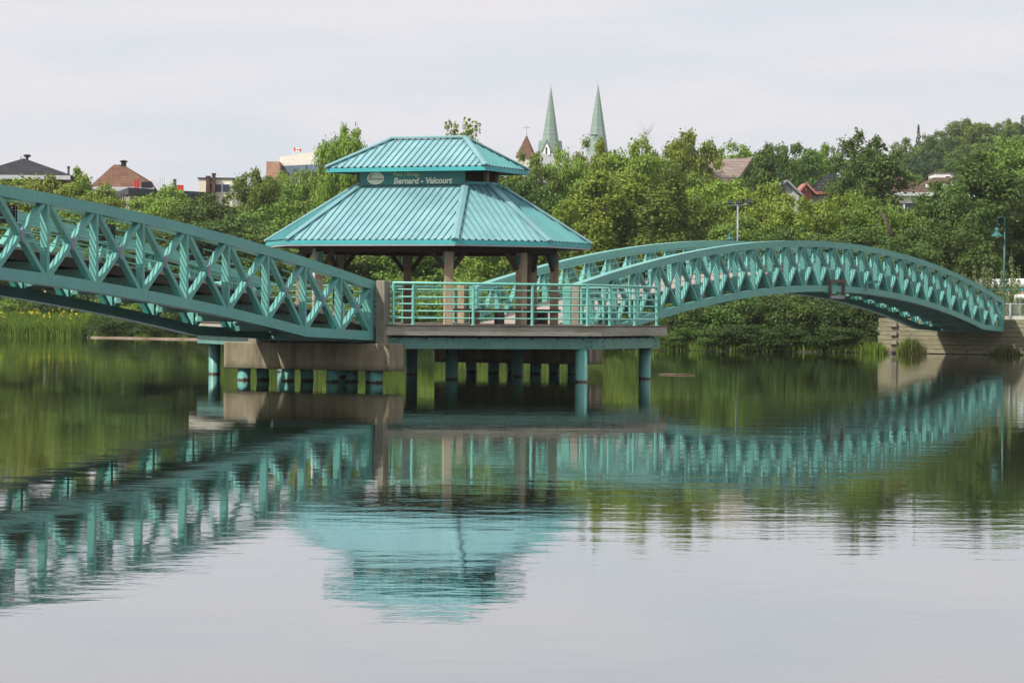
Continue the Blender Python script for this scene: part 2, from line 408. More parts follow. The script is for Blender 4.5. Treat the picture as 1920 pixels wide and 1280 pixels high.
# ------------------------------------------------------------------ bridge spans
FAR = -3.3           # outer face of the far truss (near one: p = 0)
CW = .26             # chord width across the bridge
def span(s0, s1, label):
    mid, half, n = (s0 + s1) / 2, (s1 - s0) / 2, 28
    def T(s): return (s - mid) / half
    def ztop(s): return 4.57 - 2.0 * T(s) ** 2
    def zbot(s):
        t = abs(T(s)); k = 12 / 14.
        if t <= k: return 2.68 - 2.03 * t * t
        zk = 2.68 - 2.03 * k * k
        return zk + (1.07 - zk) * (t - k) / (1 - k)
    def zdeck(s): return 3.395 - 1.905 * T(s) ** 2
    S = [s0 + (s1 - s0) * i / n for i in range(n + 1)]
    near_end = s1 if s0 < -10 else s0
    root = empty('footbridge', W(near_end, FAR / 2, 0), label, 'footbridge', 'arched spans of the footbridge')
    H = .235
    def sweep(pts_s, zf, zf2, p0, p1):
        mb = MB(); vs = []; fs = []
        for s in pts_s:
            vs += [W(s, p0, zf(s)), W(s, p1, zf(s)), W(s, p1, zf2(s)), W(s, p0, zf2(s))]
        for i in range(len(pts_s) - 1):
            for k in range(4):
                k2 = (k + 1) % 4
                fs.append((4 * i + k, 4 * i + k2, 4 * i + 4 + k2, 4 * i + 4 + k))
        fs += [(3, 2, 1, 0), tuple(4 * (len(pts_s) - 1) + k for k in range(4))]
        mb.add(vs, fs); return mb
    for side, (pa, pb, po) in enumerate(((-CW, 0.0, 1), (FAR, FAR + CW, -1))):
        pc = (pa + pb) / 2
        sweep(S, ztop, lambda s: ztop(s) - H, pa, pb).build('top_chord', TEAL, root)
        sweep(S, lambda s: zbot(s) + H, zbot, pa, pb).build('bottom_chord', TEAL, root)
        ps = pc + po * .035
        for i, s in enumerate(S):
            mb = MB()
            w = .095 if 0 < i < n else .26
            sa = s + (.14 if i == 0 else -.14 if i == n else 0)
            mb.sbox(sa - w / 2, sa + w / 2, ps - .088, ps + .088, zbot(sa) + H - .01, ztop(sa) - H + .01)
            if i in (0, n):   # broad end post
                mb = MB(); mb.sbox(sa - .13, sa + .13, pa + .004, pb - .004, zbot(sa) + H - .01, ztop(sa) - H + .01)
            mb.build('vertical_strut', TEAL, root)
        for i in range(n):
            a, b = S[i] + (.10 if i else .24), S[i + 1] - (.10 if i < n - 1 else .24)
            mb = MB()
            lo_a, lo_b, hi_a, hi_b = zbot(a) + H, zbot(b) + H, ztop(a) - H, ztop(b) - H
            mb.beam(W(a, ps, lo_a - .03), W(b, ps, hi_b + .03), .15, .10, N)
            mb.beam(W(a, ps, hi_a + .03), W(b, ps, lo_b - .03), .142, .10, N)
            x = mb.build('cross_brace', TEAL, root)
            g = MB(); c = W((a + b) / 2, ps + po * .088, (lo_a + lo_b + hi_a + hi_b) / 4)
            g.add([c + A * .085, c + Z * .17, c - A * .085, c - Z * .17, c + A * .085 - N * po * .02, c + Z * .17 - N * po * .02, c - A * .085 - N * po * .02, c - Z * .17 - N * po * .02],
                  [(0, 1, 2, 3), (7, 6, 5, 4), (0, 4, 5, 1), (1, 5, 6, 2), (2, 6, 7, 3), (3, 7, 4, 0)])
            g.build('gusset_plate', LAV, x)
        # splice plates on the outer faces
        for i in (8, 20):
            for z0 in (ztop(S[i]) - H, zbot(S[i])):
                mb = MB(); pp = (pb if po > 0 else pa)
                slope = (ztop(S[i] + .2) - ztop(S[i] - .2)) / .4
                a_ = (A + Z * slope).normalized()
                mb.boxc(W(S[i] + .42, pp, z0 + H / 2 + slope * .42), a_ * .30, N * .006, Z * .075)
                mb.boxc(W(S[i] + .02, pp, z0 + H / 2), a_ * .008, N * .004, Z * (H / 2 - .004))
                mb.build('splice_plate', TEAL, root)
        # guard rail: bars along the inside of the truss
        mb = MB(); pr = (pa - .06) if po > 0 else (pb + .06)
        SS = [s0 + (s1 - s0) * k / (2 * n) for k in range(2 * n + 1)]
        for h in (.18, .36, .54, .72, .90):
            mb.tube([W(s, pr, zdeck(s) + h) for s in SS ], .014, 6)
        mb.build('guard_rail', TRAIL, root, smooth=True)
    # deck
    SS = [s0 + (s1 - s0) * k / (2 * n) for k in range(2 * n + 1)]
    sweep(SS, zdeck, lambda s: zdeck(s) - .055, FAR + CW + .10, -CW - .10).build('deck_planking', DECK, root)
    for p0 in (FAR + CW + .12, FAR / 2 - .06, -CW - .24):
        sweep(SS, lambda s: zdeck(s) - .06, lambda s: zdeck(s) - .25, p0, p0 + .12).build('stringer', WEDGE, root)
    for i, s in enumerate(S):
        mb = MB(); s_ = min(max(s, s0 + .1), s1 - .1); zt = zdeck(s_) - .255
        mb.sbox(s_ - .07, s_ + .07, FAR + CW + .01, -CW - .01, zt - .012, zt)
        mb.sbox(s_ - .012, s_ + .012, FAR + CW + .01, -CW - .01, zt - .20, zt - .012)
        mb.sbox(s_ - .07, s_ + .07, FAR + CW + .01, -CW - .01, zt - .212, zt - .20)
        mb.build('floor_beam', TEALD, root)
    return S, ztop, zbot, zdeck
LS, lzt, lzb, lzd = span(-52.9, 0.0, 'teal arched truss span at the left, ending on the tan concrete pier')
RS, rzt, rzb, rzd = span(12.89, 65.14, 'teal arched truss span right of the shelter, reaching the timber bank wall')

# wire baskets hung under the near top chords
def make_basket(loc, label):
    r = empty('wire_basket', loc, label, 'planter basket', 'wire baskets hung under the top chords')
    mb = MB(); w, d, h = .21, .16, .34
    for k in range(7):
        f_ = -1 + k / 3.
        for pp in (-d, d): mb.boxc(r.location + A * w * f_ + N * pp - Z * h / 2, A * .010, N * .010, Z * h / 2)
        if k % 3 == 0: pass
        for zz in (-h * k / 6.,):
            mb.boxc(r.location + Z * zz - N * d, A * w, N * .009, Z * .009); mb.boxc(r.location + Z * zz + N * d, A * w, N * .009, Z * .009)
            mb.boxc(r.location + Z * zz - A * w, A * .009, N * d, Z * .009); mb.boxc(r.location + Z * zz + A * w, A * .009, N * d, Z * .009)
    for k in range(5):
        for aa in (-w, w): mb.boxc(r.location + A * aa + N * d * (-1 + k / 2.) - Z * h / 2, A * .010, N * .010, Z * h / 2)
    mb.build('wire_cage', BLACKM, r)
    mb = MB(); mb.boxc(r.location - Z * h * .62, A * w * .9, N * d * .85, Z * h * .36); mb.build('soil_liner', BLACKM, r)
    mb = MB()
    for aa in (-w * .7, w * .7): mb.boxc(r.location + A * aa + Z * .05, A * .012, N * .012, Z * .05)
    mb.build('hanger', BLACKM, r)
    return r
b0 = None
def place_basket(s, zt, label):
    global b0
    loc = W(s, -.46, zt - .235 - .12)
    if b0 is None: b0 = make_basket(loc, label); return
    c = copy_tree(b0); c.location = loc; c['label'] = label
words = ['first', 'second', 'third', 'fourth', 'fifth', 'sixth', 'seventh', 'eighth', 'ninth', 'tenth', 'eleventh', 'twelfth', 'thirteenth', 'fourteenth']
for k, i in enumerate(range(27, 17, -2)):
    s = (LS[i] + LS[i + 1]) / 2
    place_basket(s, lzt(s), 'black wire basket under the left span\'s near top chord, %s from the grey corner post' % words[k])
for k, i in enumerate(range(1, 28, 2)):
    s = (RS[i] + RS[i + 1]) / 2 + .1
    place_basket(s, rzt(s), 'black wire basket under the right span\'s near top chord, %s from the shelter platform' % words[k])

# ------------------------------------------------------------------ concrete piers with piles
def pile(mbp, c, batter=(0, 0), r=.165, z1=.5):
    c = Vector(c); mbp.tube([(c.x - batter[0], c.y - batter[1], -2.2), (c.x, c.y, z1)], r, 20)
def pier(sa, sb, p0, p1, z0, z1, label):
    r = empty('concrete_pier', W((sa + sb) / 2, (p0 + p1) / 2, 0), label, 'bridge pier', 'concrete piers under the shelter ends')
    mb = MB(); mb.sbox(sa, sb, p0, p1, z0, z1); mb.build('pier_cap', CONC, r, bevel=.02)
    L = p1 - p0
    for k, fr in enumerate((.10, .37, .64, .90)):
        for sk, (ss, bt) in enumerate(((sa + .25, -.3), (sb - .25, .3))):
            mb = MB(); q = W(ss, p0 + L * (fr + (.07 if sk else 0) * (1 if fr < .8 else -1)), 0)
            b_ = A * bt * -1
            pile(mb, q, (b_.x, b_.y), .165, z0 + .02); mb.build('pile', TEALP, r, smooth=True)
    for ss in (sa + .35,):
        for pp in (FAR + .13, -.13):
            mb = MB(); mb.sbox(ss - .17, ss + .17, pp - .2, pp + .2, z1 - .005, z1 + .05); mb.build('bearing_pad', BLACKM, r)
    return r
pier(-.36, .50, -4.22, .58, .30, .99, 'tan concrete pier cap on teal piles beneath the end of the left span')
pier(12.25, 13.3, -4.15, .88, .30, .99, 'concrete pier cap in shade behind the front piles, beneath the start of the right span')

# ------------------------------------------------------------------ shelter platform
plat = empty('shelter_platform', W(6.6, -1.65, 0), 'timber decked platform on teal piles between the two bridge spans', 'platform')
def mirp(p): return -3.3 - p
PLN = [(-.05, .32), (4.45, 4.42), (9.30, 4.42), (12.95, .32)]
PLF = [(s, mirp(p) if i in (0, 3) else -8.05) for i, (s, p) in enumerate(PLN)][::-1]
OUT = PLN + PLF
def offset_poly(pts, d):
    cx, cp = 6.5, -1.7; out = []
    for s, p in pts:
        out.append((s + (-d if s > cx else d), p + (-d if p > cp else d)))
    return out
mb = MB(); mb.prism([W(s, p) for s, p in offset_poly(OUT, .06)], 1.40, 1.47); mb.build('deck_planking', PDECK, plat)
def edge_strip(name, mat, z0, z1, th, dd, closed=False):
    pts = offset_poly(OUT, dd)
    segs = [(0, 1), (1, 2), (2, 3), (4, 5), (5, 6), (6, 7)]
    for k, (i, j) in enumerate(segs):
        a, b = W(*pts[i]), W(*pts[j]); d = (b - a).normalized(); nn = Vector((d.y, -d.x, 0))
        if nn.dot((a + b) / 2 - W(6.5, -1.7)) < 0: nn = -nn
        mb = MB(); ex = th * .41
        vs = [a, b, b - nn * th + (d * -ex), a - nn * th + (d * ex)]
        mb.prism(vs, z0 + (.0015 * k), z1 + (.0015 * k)); mb.build(name, mat, plat, bevel=.006)
edge_strip('edge_board', WCAP, 1.452, 1.482, .22, -.02)
edge_strip('fascia_board', WFASC, 1.205, 1.450, .08, .0)
edge_strip('edge_beam', TEALD, .862, 1.150, .09, .16)
# bolts under the edge
for i, j, nb in ((0, 1, 8), (1, 2, 7)):
    pts = offset_poly(OUT, .155); a, b = W(*pts[i]), W(*pts[j]); d = (b - a).normalized(); nn = Vector((d.y, -d.x, 0)); nn = nn if nn.dot(a - W(6.5, -1.7)) > 0 else -nn
    mb = MB()
    for k in range(nb):
        c = a + d * (.45 + k * ((b - a).length - .9) / (nb - 1)); mb.boxc(c + Z * 1.13, d * .02, nn * .015, Z * .02)
    for e in (a + d * .3, a + d * .42, b - d * .22, b - d * .34):
        for zz in (.93, 1.05): mb.boxc(e + Z * zz, d * .014, nn * .012, Z * .014)
    mb.build('bolt_row', BLACKM, plat)
# cross beams and timber joists
for s_, a_, b_ in ((4.55, -7.6, 4.0), (9.15, -7.6, 4.0)):
    mb = MB(); mb.sbox(s_ - .08, s_ + .08, a_, b_, .87, 1.145); mb.build('cross_beam', TEALD, plat)
for p_, a_, b_ in ((0.0, .8, 12.2), (-3.3, .8, 12.2), (3.9, 4.6, 9.1), (-7.5, 4.6, 9.1)):
    mb = MB(); mb.sbox(a_, b_, p_ - .08, p_ + .08, .868, 1.143); mb.build('cross_beam', TEALD, plat)
for k in range(22):
    s_ = .6 + k * .55
    w_ = 4.1 if 4.4 < s_ < 9.2 else (.4 + (s_ - .1) * .87 if s_ < 5 else .4 + (12.8 - s_) * 1.05)
    mb = MB(); mb.sbox(s_ - .03, s_ + .03, -3.3 - w_ + .1, w_ - .1, 1.16, 1.398); mb.build('joist', WDARK, plat)
for (s_, p_) in ((4.42, 3.86), (9.05, 3.86), (4.6, 0), (8.95, .03), (5.0, -7.55), (9.05, -7.55), (4.6, -3.3), (8.95, -3.3)):
    mb = MB(); c = W(s_, p_); mb.tube([(c.x, c.y, -2.2), (c.x, c.y, 1.20)], .165, 24); pl = mb.build('pile', TEALP, plat, smooth=True)
    mb = MB(); mb.tube([(c.x, c.y, .9), (c.x, c.y, .912)], .171, 24); mb.build('pile_collar', TEALD, pl, smooth=True)
    for kk in range(3):
        pass
# timber corner posts by the truss ends
for s_, p_, m_, lb in ((.02, .19, WGREY, 'weathered grey timber post closing the near corner of the left span'), (12.88, .22, WGREY, 'olive brown timber post closing the near corner of the right span'),
                       (.05, -3.52, WGREY, 'timber post behind the far truss end of the left span'), (12.95, -3.55, WPOST, 'brown timber post at the far corner of the right span, seen through the front railing')):
    mb = MB(); mb.sbox(s_ - .16, s_ + .16, p_ - .125, p_ + .125, .985, 2.60); o = mb.build('timber_post', m_, bevel=.012); tag(o, lb, 'post', 'timber posts at the bridge corners')

# ------------------------------------------------------------------ tubular railings
def railing(path, posts, label):
    r = empty('railing', W(path[0][0], path[0][1], 1.48), label, 'railing', 'teal tube railings round the shelter platform')
    P = [W(*q) for q in path]
    def rounded(z):
        out = [P[0] + Z * z]
        for i in range(1, len(P) - 1):
            a = (P[i - 1] - P[i]).normalized(); b = (P[i + 1] - P[i]).normalized(); d = .22
            for k in range(5):
                t_ = k / 4.; out.append(P[i] + a * d * (1 - t_) ** 2 + b * d * t_ ** 2 + Z * z)
        out.append(P[-1] + Z * z); return out
    mb = MB(); mb.tube(rounded(2.545), .036, 10); mb.build('top_rail', TRAIL, r, smooth=True)
    for h in (.17, .35, .53, .71, .90):
        mb = MB(); mb.tube(rounded(1.482 + h), .019, 8); mb.build('rail_bar', TRAIL, r, smooth=True)
    for (s_, p_) in posts:
        q = W(s_, p_); mb = MB(); mb.tube([q + Z * 1.478, q + Z * 2.53], .040, 12); mb.lathe(q, [(.075, 1.480), (.075, 1.492), (.04, 1.494)], 12)
        mb.build('rail_post', TRAIL, r, smooth=False)
def lin(a, b, ts): return [(a[0] + (b[0] - a[0]) * t_, a[1] + (b[1] - a[1]) * t_) for t_ in ts]
nA, nB, nC, nD = (.12, .42), (4.33, 4.13), (9.30, 4.13), (12.72, .42)
fA, fB, fC, fD = (.12, -3.72), (4.33, -7.72), (9.30, -7.72), (12.72, -3.72)
railing([nA, nB, nC, nD], lin(nA, nB, (0.003, .1, .4, .7, .985)) + lin(nB, nC, (.28, .65, .985)) + lin(nC, nD, (.35, .7, .997)), 'teal tube railing along the platform edge facing the camera')
railing([fA, fB, fC, fD], lin(fA, fB, (0.003, .3, .65, .985)) + lin(fB, fC, (.28, .65, .985)) + lin(fC, fD, (.35, .7, .997)), 'teal tube railing along the platform edge behind the shelter')

# ------------------------------------------------------------------ shelter (gazebo)
GS, GP = 6.45, -1.64
gz = empty('gazebo', W(GS, GP, 1.475), 'open timber shelter with two tiered teal metal roof and a name board, on the platform', 'shelter')
def G(s, p, z): return W(GS + s, GP + p, z)
def octo(P_, p1, S_, s1): return [(-s1, -P_), (-S_, -p1), (-S_, p1), (-s1, P_), (s1, P_), (S_, p1), (S_, -p1), (s1, -P_)]
EAVE = octo(4.28, 2.50, 3.55, 1.45)
TOPR = octo(2.06, 1.60, .98, .36)
ZE, ZC = 3.72, 5.27
KP = .785
POST = [(s * KP, p * KP) for s, p in EAVE]
c4 = math.cos(math.pi / 4)
for i, (s_, p_) in enumerate(POST):
    d = (G(s_, p_, 0) - G(0, 0, 0)).normalized(); e = Vector((d.y, -d.x, 0))
    mb = MB(); mb.boxc(G(s_, p_, (1.47 + 3.42) / 2), d * .115, e * .115, Z * ((3.42 - 1.47) / 2)); po = mb.build('post', WPOST, gz, bevel=.01)
    mb = MB(); mb.boxc(G(s_, p_, 3.24), d * .06, e * .145, Z * .15); mb.build('bracket_plate', SIGNM, po)
    for j in (-1, 1):
        q = POST[(i + j) % 8]; dd = (G(*q, 0) - G(s_, p_, 0)).normalized()
        mb = MB(); mb.beam(G(s_, p_, 2.98) + dd * .12, G(s_, p_, 3.42) + dd * .48, .09, .11, dd.cross(Z)); mb.build('knee_brace', WBRACE, gz)
for i in range(8):
    a, b = POST[i], POST[(i + 1) % 8]
    mb = MB(); mb.beam(G(a[0], a[1], 3.50), G(b[0], b[1], 3.50), .12, .18 + .001 * i, (G(*b, 0) - G(*a, 0)).cross(Z)); mb.build('ring_beam', WDARK, gz)

def roof_face(root, quad, rib_step, ribname=True, rib_h=.028, rib_w=.034, off=0.0):
    """quad: eave a, eave b, top b, top a. Panel with standing ribs running up the slope"""
    a, b, tb, ta = [Vector(q) for q in quad]
    e = (b - a).normalized(); nrm = (b - a).cross(ta - a).normalized()
    if nrm.z < 0: nrm = -nrm
    m_ = nrm.cross(e).normalized()
    if m_.z < 0: m_ = -m_
    P2 = [((q - a).dot(e), (q - a).dot(m_)) for q in (a, b, tb, ta)]
    mb = MB(); th = nrm * .03
    mb.add([a, b, tb, ta, a - th, b - th, tb - th, ta - th], [(0, 1, 2, 3), (7, 6, 5, 4), (0, 4, 5, 1), (1, 5, 6, 2), (2, 6, 7, 3), (3, 7, 4, 0)])
    pn = mb.build('roof_panel', ROOF, root)
    L = P2[1][0]; mb = MB(); end_b = MB(); k0 = int(L / 2 / rib_step)
    for k in range(-k0, k0 + 1):
        u = L / 2 + k * rib_step; vs = []
        for i in range(4):
            (u0, v0), (u1, v1) = P2[i], P2[(i + 1) % 4]
            if (u0 - u) * (u1 - u) < 0: vs.append(v0 + (v1 - v0) * (u - u0) / (u1 - u0))
        if len(vs) < 2 or max(vs) - min(vs) < .08: continue
        v0, v1 = min(vs) - .015, max(vs) - .02
        c = a + e * u + m_ * (v0 + v1) / 2 + nrm * (rib_h / 2 + .001)
        # trapezoid rib
        hw, tw, hl = rib_w / 2, rib_w / 3.2, (v1 - v0) / 2
        q = []
        for sl_ in (-1, 1):
            base = c + m_ * hl * sl_
            q += [base - e * hw - nrm * rib_h / 2, base - e * tw + nrm * rib_h / 2, base + e * tw + nrm * rib_h / 2, base + e * hw - nrm * rib_h / 2]
        mb.add(q, [(0, 1, 2, 3), (7, 6, 5, 4), (0, 4, 5, 1), (1, 5, 6, 2), (2, 6, 7, 3), (3, 7, 4, 0)])
        end_b.boxc(a + e * u + m_ * (v0 + .004) + nrm * (rib_h / 2 - .006), e * .030, m_ * .012, nrm * .022)  # black block stands in for the shade inside the hollow rib end
    if mb.f: mb.build('standing_seams', ROOFR, pn); end_b.build('rib_end_shade', BLACKM, pn)
def hip_cap(root, a, b, w=.20):
    a, b = Vector(a), Vector(b); d = (b - a).normalized(); sd = Vector((d.y, -d.x, 0))
    if sd.length < .01: sd = A
    sd.normalize(); up = sd.cross(d); up = up if up.z > 0 else -up
    mb = MB(); th = .055
    q = []
    for p in (a - d * .05 + up * .018, b + d * .02 + up * .018):
        q += [p - sd * w / 2 - up * .01, p - sd * w / 2 + up * .022, p + up * th, p + sd * w / 2 + up * .022, p + sd * w / 2 - up * .01]
    mb.add(q, [(0, 1, 2, 3, 4), (9, 8, 7, 6, 5), (0, 5, 6, 1), (1, 6, 7, 2), (2, 7, 8, 3), (3, 8, 9, 4), (4, 9, 5, 0)])
    mb.build('hip_cap', CAP, root)
def fascia_ring(root, ring, zt, h, mat, th=.04, trim=True):
    n = len(ring)
    for i in range(n):
        a, b = G(*ring[i], 0), G(*ring[(i + 1) % n], 0); d = (b - a).normalized(); nn = Vector((d.y, -d.x, 0))
        if nn.dot((a + b) / 2 - G(0, 0, 0)) < 0: nn = -nn
        mb = MB(); mb.prism([a, b, b - nn * th - d * th * .41, a - nn * th + d * th * .41], zt - h, zt); mb.build('fascia', mat, root)
        if trim:
            mb = MB(); mb.prism([a - nn * .012 + d * .01, b - nn * .012 - d * .01, b - nn * (th + .03) - d * th * .7, a - nn * (th + .03) + d * th * .7], zt - h - .035, zt - h - .002); mb.build('soffit_trim', LGREY, root)
lr = empty('lower_roof', G(0, 0, ZE)); lr.location = Vector((0, 0, 0)); lr.parent = gz
lr.location = Vector((0, 0, ZE - 1.475))
for i in range(8):
    j = (i + 1) % 8
    roof_face(lr, (G(*EAVE[i], ZE), G(*EAVE[j], ZE), G(*TOPR[j], ZC), G(*TOPR[i], ZC)), .193)
    hip_cap(lr, G(*EAVE[i], ZE + .01), G(*TOPR[i], ZC + .01))
fascia_ring(lr, [(s * 1.006, p * 1.006) for s, p in EAVE], ZE - .012, .115, FASC)
mb = MB(); mb.prism([G(s * .985, p * .985, 0) for s, p in EAVE], ZE - .165, ZE - .150); mb.build('soffit', WDARK, lr)
# lantern between the roofs
lt = empty('lantern', (0, 0, 0)); lt.parent = gz; lt.location = Vector((0, 0, ZC - 1.475))
LAN = [(s * .97, p * .97) for s, p in TOPR]
for i in range(8):
    j = (i + 1) % 8; a, b = G(*LAN[i], 0), G(*LAN[j], 0)
    mb = MB(); d = (b - a).normalized(); nn = Vector((d.y, -d.x, 0)); nn = nn if nn.dot(a - G(0, 0, 0)) > 0 else -nn
    mb.prism([a - nn * .10, b - nn * .10, b - nn * .14, a - nn * .14], ZC - .1, 5.72); mb.build('lantern_wall', WDARK, lt)
    mb = MB(); dd = (G(*LAN[i], 0) - G(0, 0, 0)).normalized(); e = Vector((dd.y, -dd.x, 0))
    mb.boxc(G(*LAN[i], (ZC + 5.72) / 2 - .05) - dd * .06, dd * .055, e * .055, Z * ((5.72 - ZC) / 2 + .05)); mb.build('lantern_post', WPOST, lt)
mb = MB()
for i in range(8):
    a, b = G(*LAN[i], ZC + .06), G(*LAN[(i + 1) % 8], ZC + .06); mb.beam(a, b, .05, .08 + .001 * i, (b - a).cross(Z))
mb.build('flashing', FASC, lt)
# upper roof
ur = empty('upper_roof', (0, 0, 0)); ur.parent = gz; ur.location = Vector((0, 0, 5.7 - 1.475))
UZ, RZ, UA, UB, RA = 5.765, 6.60, 2.40, 1.44, 1.13
UE = [(-UB, -UA), (-UB, UA), (UB, UA), (UB, -UA)]
R0, R1 = (0, -RA), (0, RA)
roof_face(ur, (G(*UE[0], UZ), G(*UE[1], UZ), G(*R1, RZ), G(*R0, RZ)), .193)
roof_face(ur, (G(*UE[2], UZ), G(*UE[3], UZ), G(*R0, RZ), G(*R1, RZ)), .193)
roof_face(ur, (G(*UE[1], UZ), G(*UE[2], UZ), G(.01, RA, RZ), G(-.01, RA, RZ)), .193)
roof_face(ur, (G(*UE[3], UZ), G(*UE[0], UZ), G(-.01, -RA, RZ), G(.01, -RA, RZ)), .193)
for q, r_ in ((UE[0], R0), (UE[1], R1), (UE[2], R1), (UE[3], R0)): hip_cap(ur, G(*q, UZ + .01), G(*r_, RZ + .01), .17)
hip_cap(ur, G(*R0, RZ + .012), G(*R1, RZ + .012), .17)
fascia_ring(ur, [(s * 1.008, p * 1.006) for s, p in UE], UZ - .012, .115, FASC, trim=False)
mb = MB(); mb.prism([G(s * .975, p * .985, 0) for s, p in UE], UZ - .085, UZ - .07); mb.build('soffit', WDARK, ur)
# downpipe at the left front post
mb = MB(); q = G(POST[1][0] - .16, POST[1][1] - .02, 0); mb.tube([q + Z * 1.48, q + Z * 3.5], .045, 10); mb.build('downpipe', LGREY, gz, smooth=True)

# name board
def text_obj(name, body, size, mat, parent, origin, right, up, shear=0, offset=0, align='LEFT', serif=False, extr=.006):
    cu = bpy.data.curves.new(name, 'FONT'); cu.body = body; cu.size = size; cu.shear = shear; cu.offset = offset; cu.extrude = extr; cu.align_x = align; cu.resolution_u = 3
    tmp = bpy.data.objects.new(name, cu); COL.objects.link(tmp)
    bpy.context.view_layer.update()
    dg = bpy.context.evaluated_depsgraph_get(); me = bpy.data.meshes.new_from_object(tmp.evaluated_get(dg))
    bpy.data.objects.remove(tmp)
    M = Matrix((right, up, right.cross(up))).transposed()
    off = Vector((0, 0, 0)); p = parent
    while p is not None: off += p.location; p = p.parent
    for v in me.vertices: v.co = M @ v.co + origin - off
    me.materials.clear(); me.materials.append(mat)
    o = bpy.data.objects.new(name, me); COL.objects.link(o); o.parent = parent
    return o
fs_ = -.98 * .97 - .045
mb = MB(); c = G(fs_, 0, (5.285 + 5.67) / 2); mb.boxc(c, A * .02, N * 1.60, Z * ((5.67 - 5.285) / 2)); sg = mb.build('name_board', SIGNM, gz)
def SG(p, z): return G(fs_ - .024, p, z)
# positions on the board measured from its left edge
mb = MB(); ec = SG(-1.60 + .49, 5.478); n = 32
ring = [ec + N * .262 * math.cos(2 * math.pi * k / n) + Z * .178 * math.sin(2 * math.pi * k / n) for k in range(n)]
mb.add([q - A * .006 for q in ring] + [q + A * .004 for q in ring], [tuple(range(n)), tuple(range(2 * n - 1, n - 1, -1))] + [(k, (k + 1) % n, n + (k + 1) % n, n + k) for k in range(n)])
em = mb.build('emblem', LETC, sg)
text_obj('lettering', 'E', .20, LETD, em, SG(-1.60 + .26, 5.43) - A * .008, N, Z, .35, .0, extr=.002)
text_obj('lettering', 'dmundston', .088, LETD, em, SG(-1.60 + .355, 5.43) - A * .008, N, Z, .35, .0, extr=.002)
text_obj('lettering', 'Pont / Bridge', .150, LETG, sg, SG(-1.60 + 1.04, 5.532), N, Z, 0, .004)
text_obj('lettering', 'Bernard - Valcourt', .232, LETC, sg, SG(-1.60 + 1.04, 5.322), N, Z, .20, .008)

# benches between the posts
def bench(a, b, label, legs):
    r = empty('bench', G(*a, 1.475), label, 'bench', 'timber benches between the shelter posts')
    p0, p1 = G(*a, 1.87), G(*b, 1.87); d = (p1 - p0).normalized()
    mb = MB(); mb.beam(p0 - d * .12, p1 + d * .12, .38, .07, d.cross(Z)); mb.build('seat', WDARK if False else WEDGE, r)
    for t_ in legs:
        q = p0.lerp(p1, t_); mb = MB(); mb.boxc(q - Z * (.035 + .17), d * .09, d.cross(Z) * .15, Z * .17); mb.build('leg', WEDGE, r)
bench((POST[3][0] + .05, POST[3][1] - .02), (POST[4][0] - .05, POST[4][1] - .02), 'dark timber bench between the two right hand shelter posts', (.3, .65))
bench((POST[2][0] + .2, POST[2][1] + .05), (POST[3][0] - .2, POST[3][1] - .1), 'dark timber bench set diagonally behind the front shelter post', (.35, .75))

# ------------------------------------------------------------------ timber crib bank wall, right
crib = empty('timber_bank_wall', W(65.6, -2, 0), 'stacked squared timber retaining wall carrying the right end of the bridge', 'retaining wall')
zc = 0.02; row = 0
rr_ = random.Random(3)
while zc < 1.5:
    h_ = .205; p = -6.08 + rr_.uniform(-.10, .10)
    while p < 9:
        L = rr_.uniform(3.2, 5.4); jut = rr_.uniform(0, .012)
        mb = MB(); mb.sbox(65.30 - jut, 65.75, p, min(p + L - .015, 9.5), zc, zc + h_ - .012); mb.build('timber', WCRIB, crib, bevel=.012)
        p += L
    zc += h_; row += 1
for p_, rows in ((-5.3, (2, 4, 6)), (-2.6, (4,)), (2.6, (1, 3)), (5.2, (2, 4))):
    for rw in rows:
        mb = MB(); mb.sbox(65.16, 65.30, p_ - .16, p_ + .16, .02 + rw * .205 + .004, .02 + rw * .205 + .19); mb.build('tie_end', WGREY, crib)
mb = MB(); mb.sbox(65.8, 74, -6.0, 12, .6, 1.46); o = mb.build('path', CONCG); tag(o, kind='structure')
sl_ = MB(); c = at(1903, 604, 136.5); sl_.box(c.x - .75, c.x + 4, 136.3, 137.2, 1.465, 1.80)
tag(sl_.build('concrete_kerb_block', CONCG, bevel=.02), 'pale concrete block kerb at the right bank beside the bridge end', 'concrete block')
# rocks by the foot of the wall
def rock(loc, r, label):
    mb = MB(); n1, n2 = 7, 5; ph = rr_.random() * 9
    vs = []
    for i in range(n2 + 1):
        th = math.pi * i / n2
        for k in range(n1):
            a = 2 * math.pi * k / n1; q = r * (1 + .22 * math.sin(3 * a + ph + i * 2.1))
            vs.append(Vector(loc) + Vector((q * math.sin(th) * math.cos(a) * 1.5, q * math.sin(th) * math.sin(a), q * .55 * math.cos(th))))
    fs = [(i * n1 + k, i * n1 + (k + 1) % n1, (i + 1) * n1 + (k + 1) % n1, (i + 1) * n1 + k) for i in range(n2) for k in range(n1)]
    mb.add(vs, fs); return mb.build('rock', ROCK)
ROCK = plain('wet_rock', (.11, .10, .085), .8, var=.4, scale=5)
names = 'flat brown rock at the waterline under the timber wall'
ords = ['leftmost', 'second', 'third', 'fourth', 'fifth', 'sixth', 'seventh', 'eighth', 'ninth', 'tenth', 'eleventh', 'rightmost']
for k in range(12):
    px = 1655 + k * 23 + rr_.uniform(-3, 3); x_ = at(px, 660, 134).x; y_ = shore(x_) - .1 + rr_.uniform(-.3, .2)
    o = rock((x_, y_, .04), rr_.uniform(.09, .26), ''); tag(o, ords[k] + ' small wet rock at the foot of the timber wall, from the left', 'rock', 'small rocks at the foot of the timber wall')

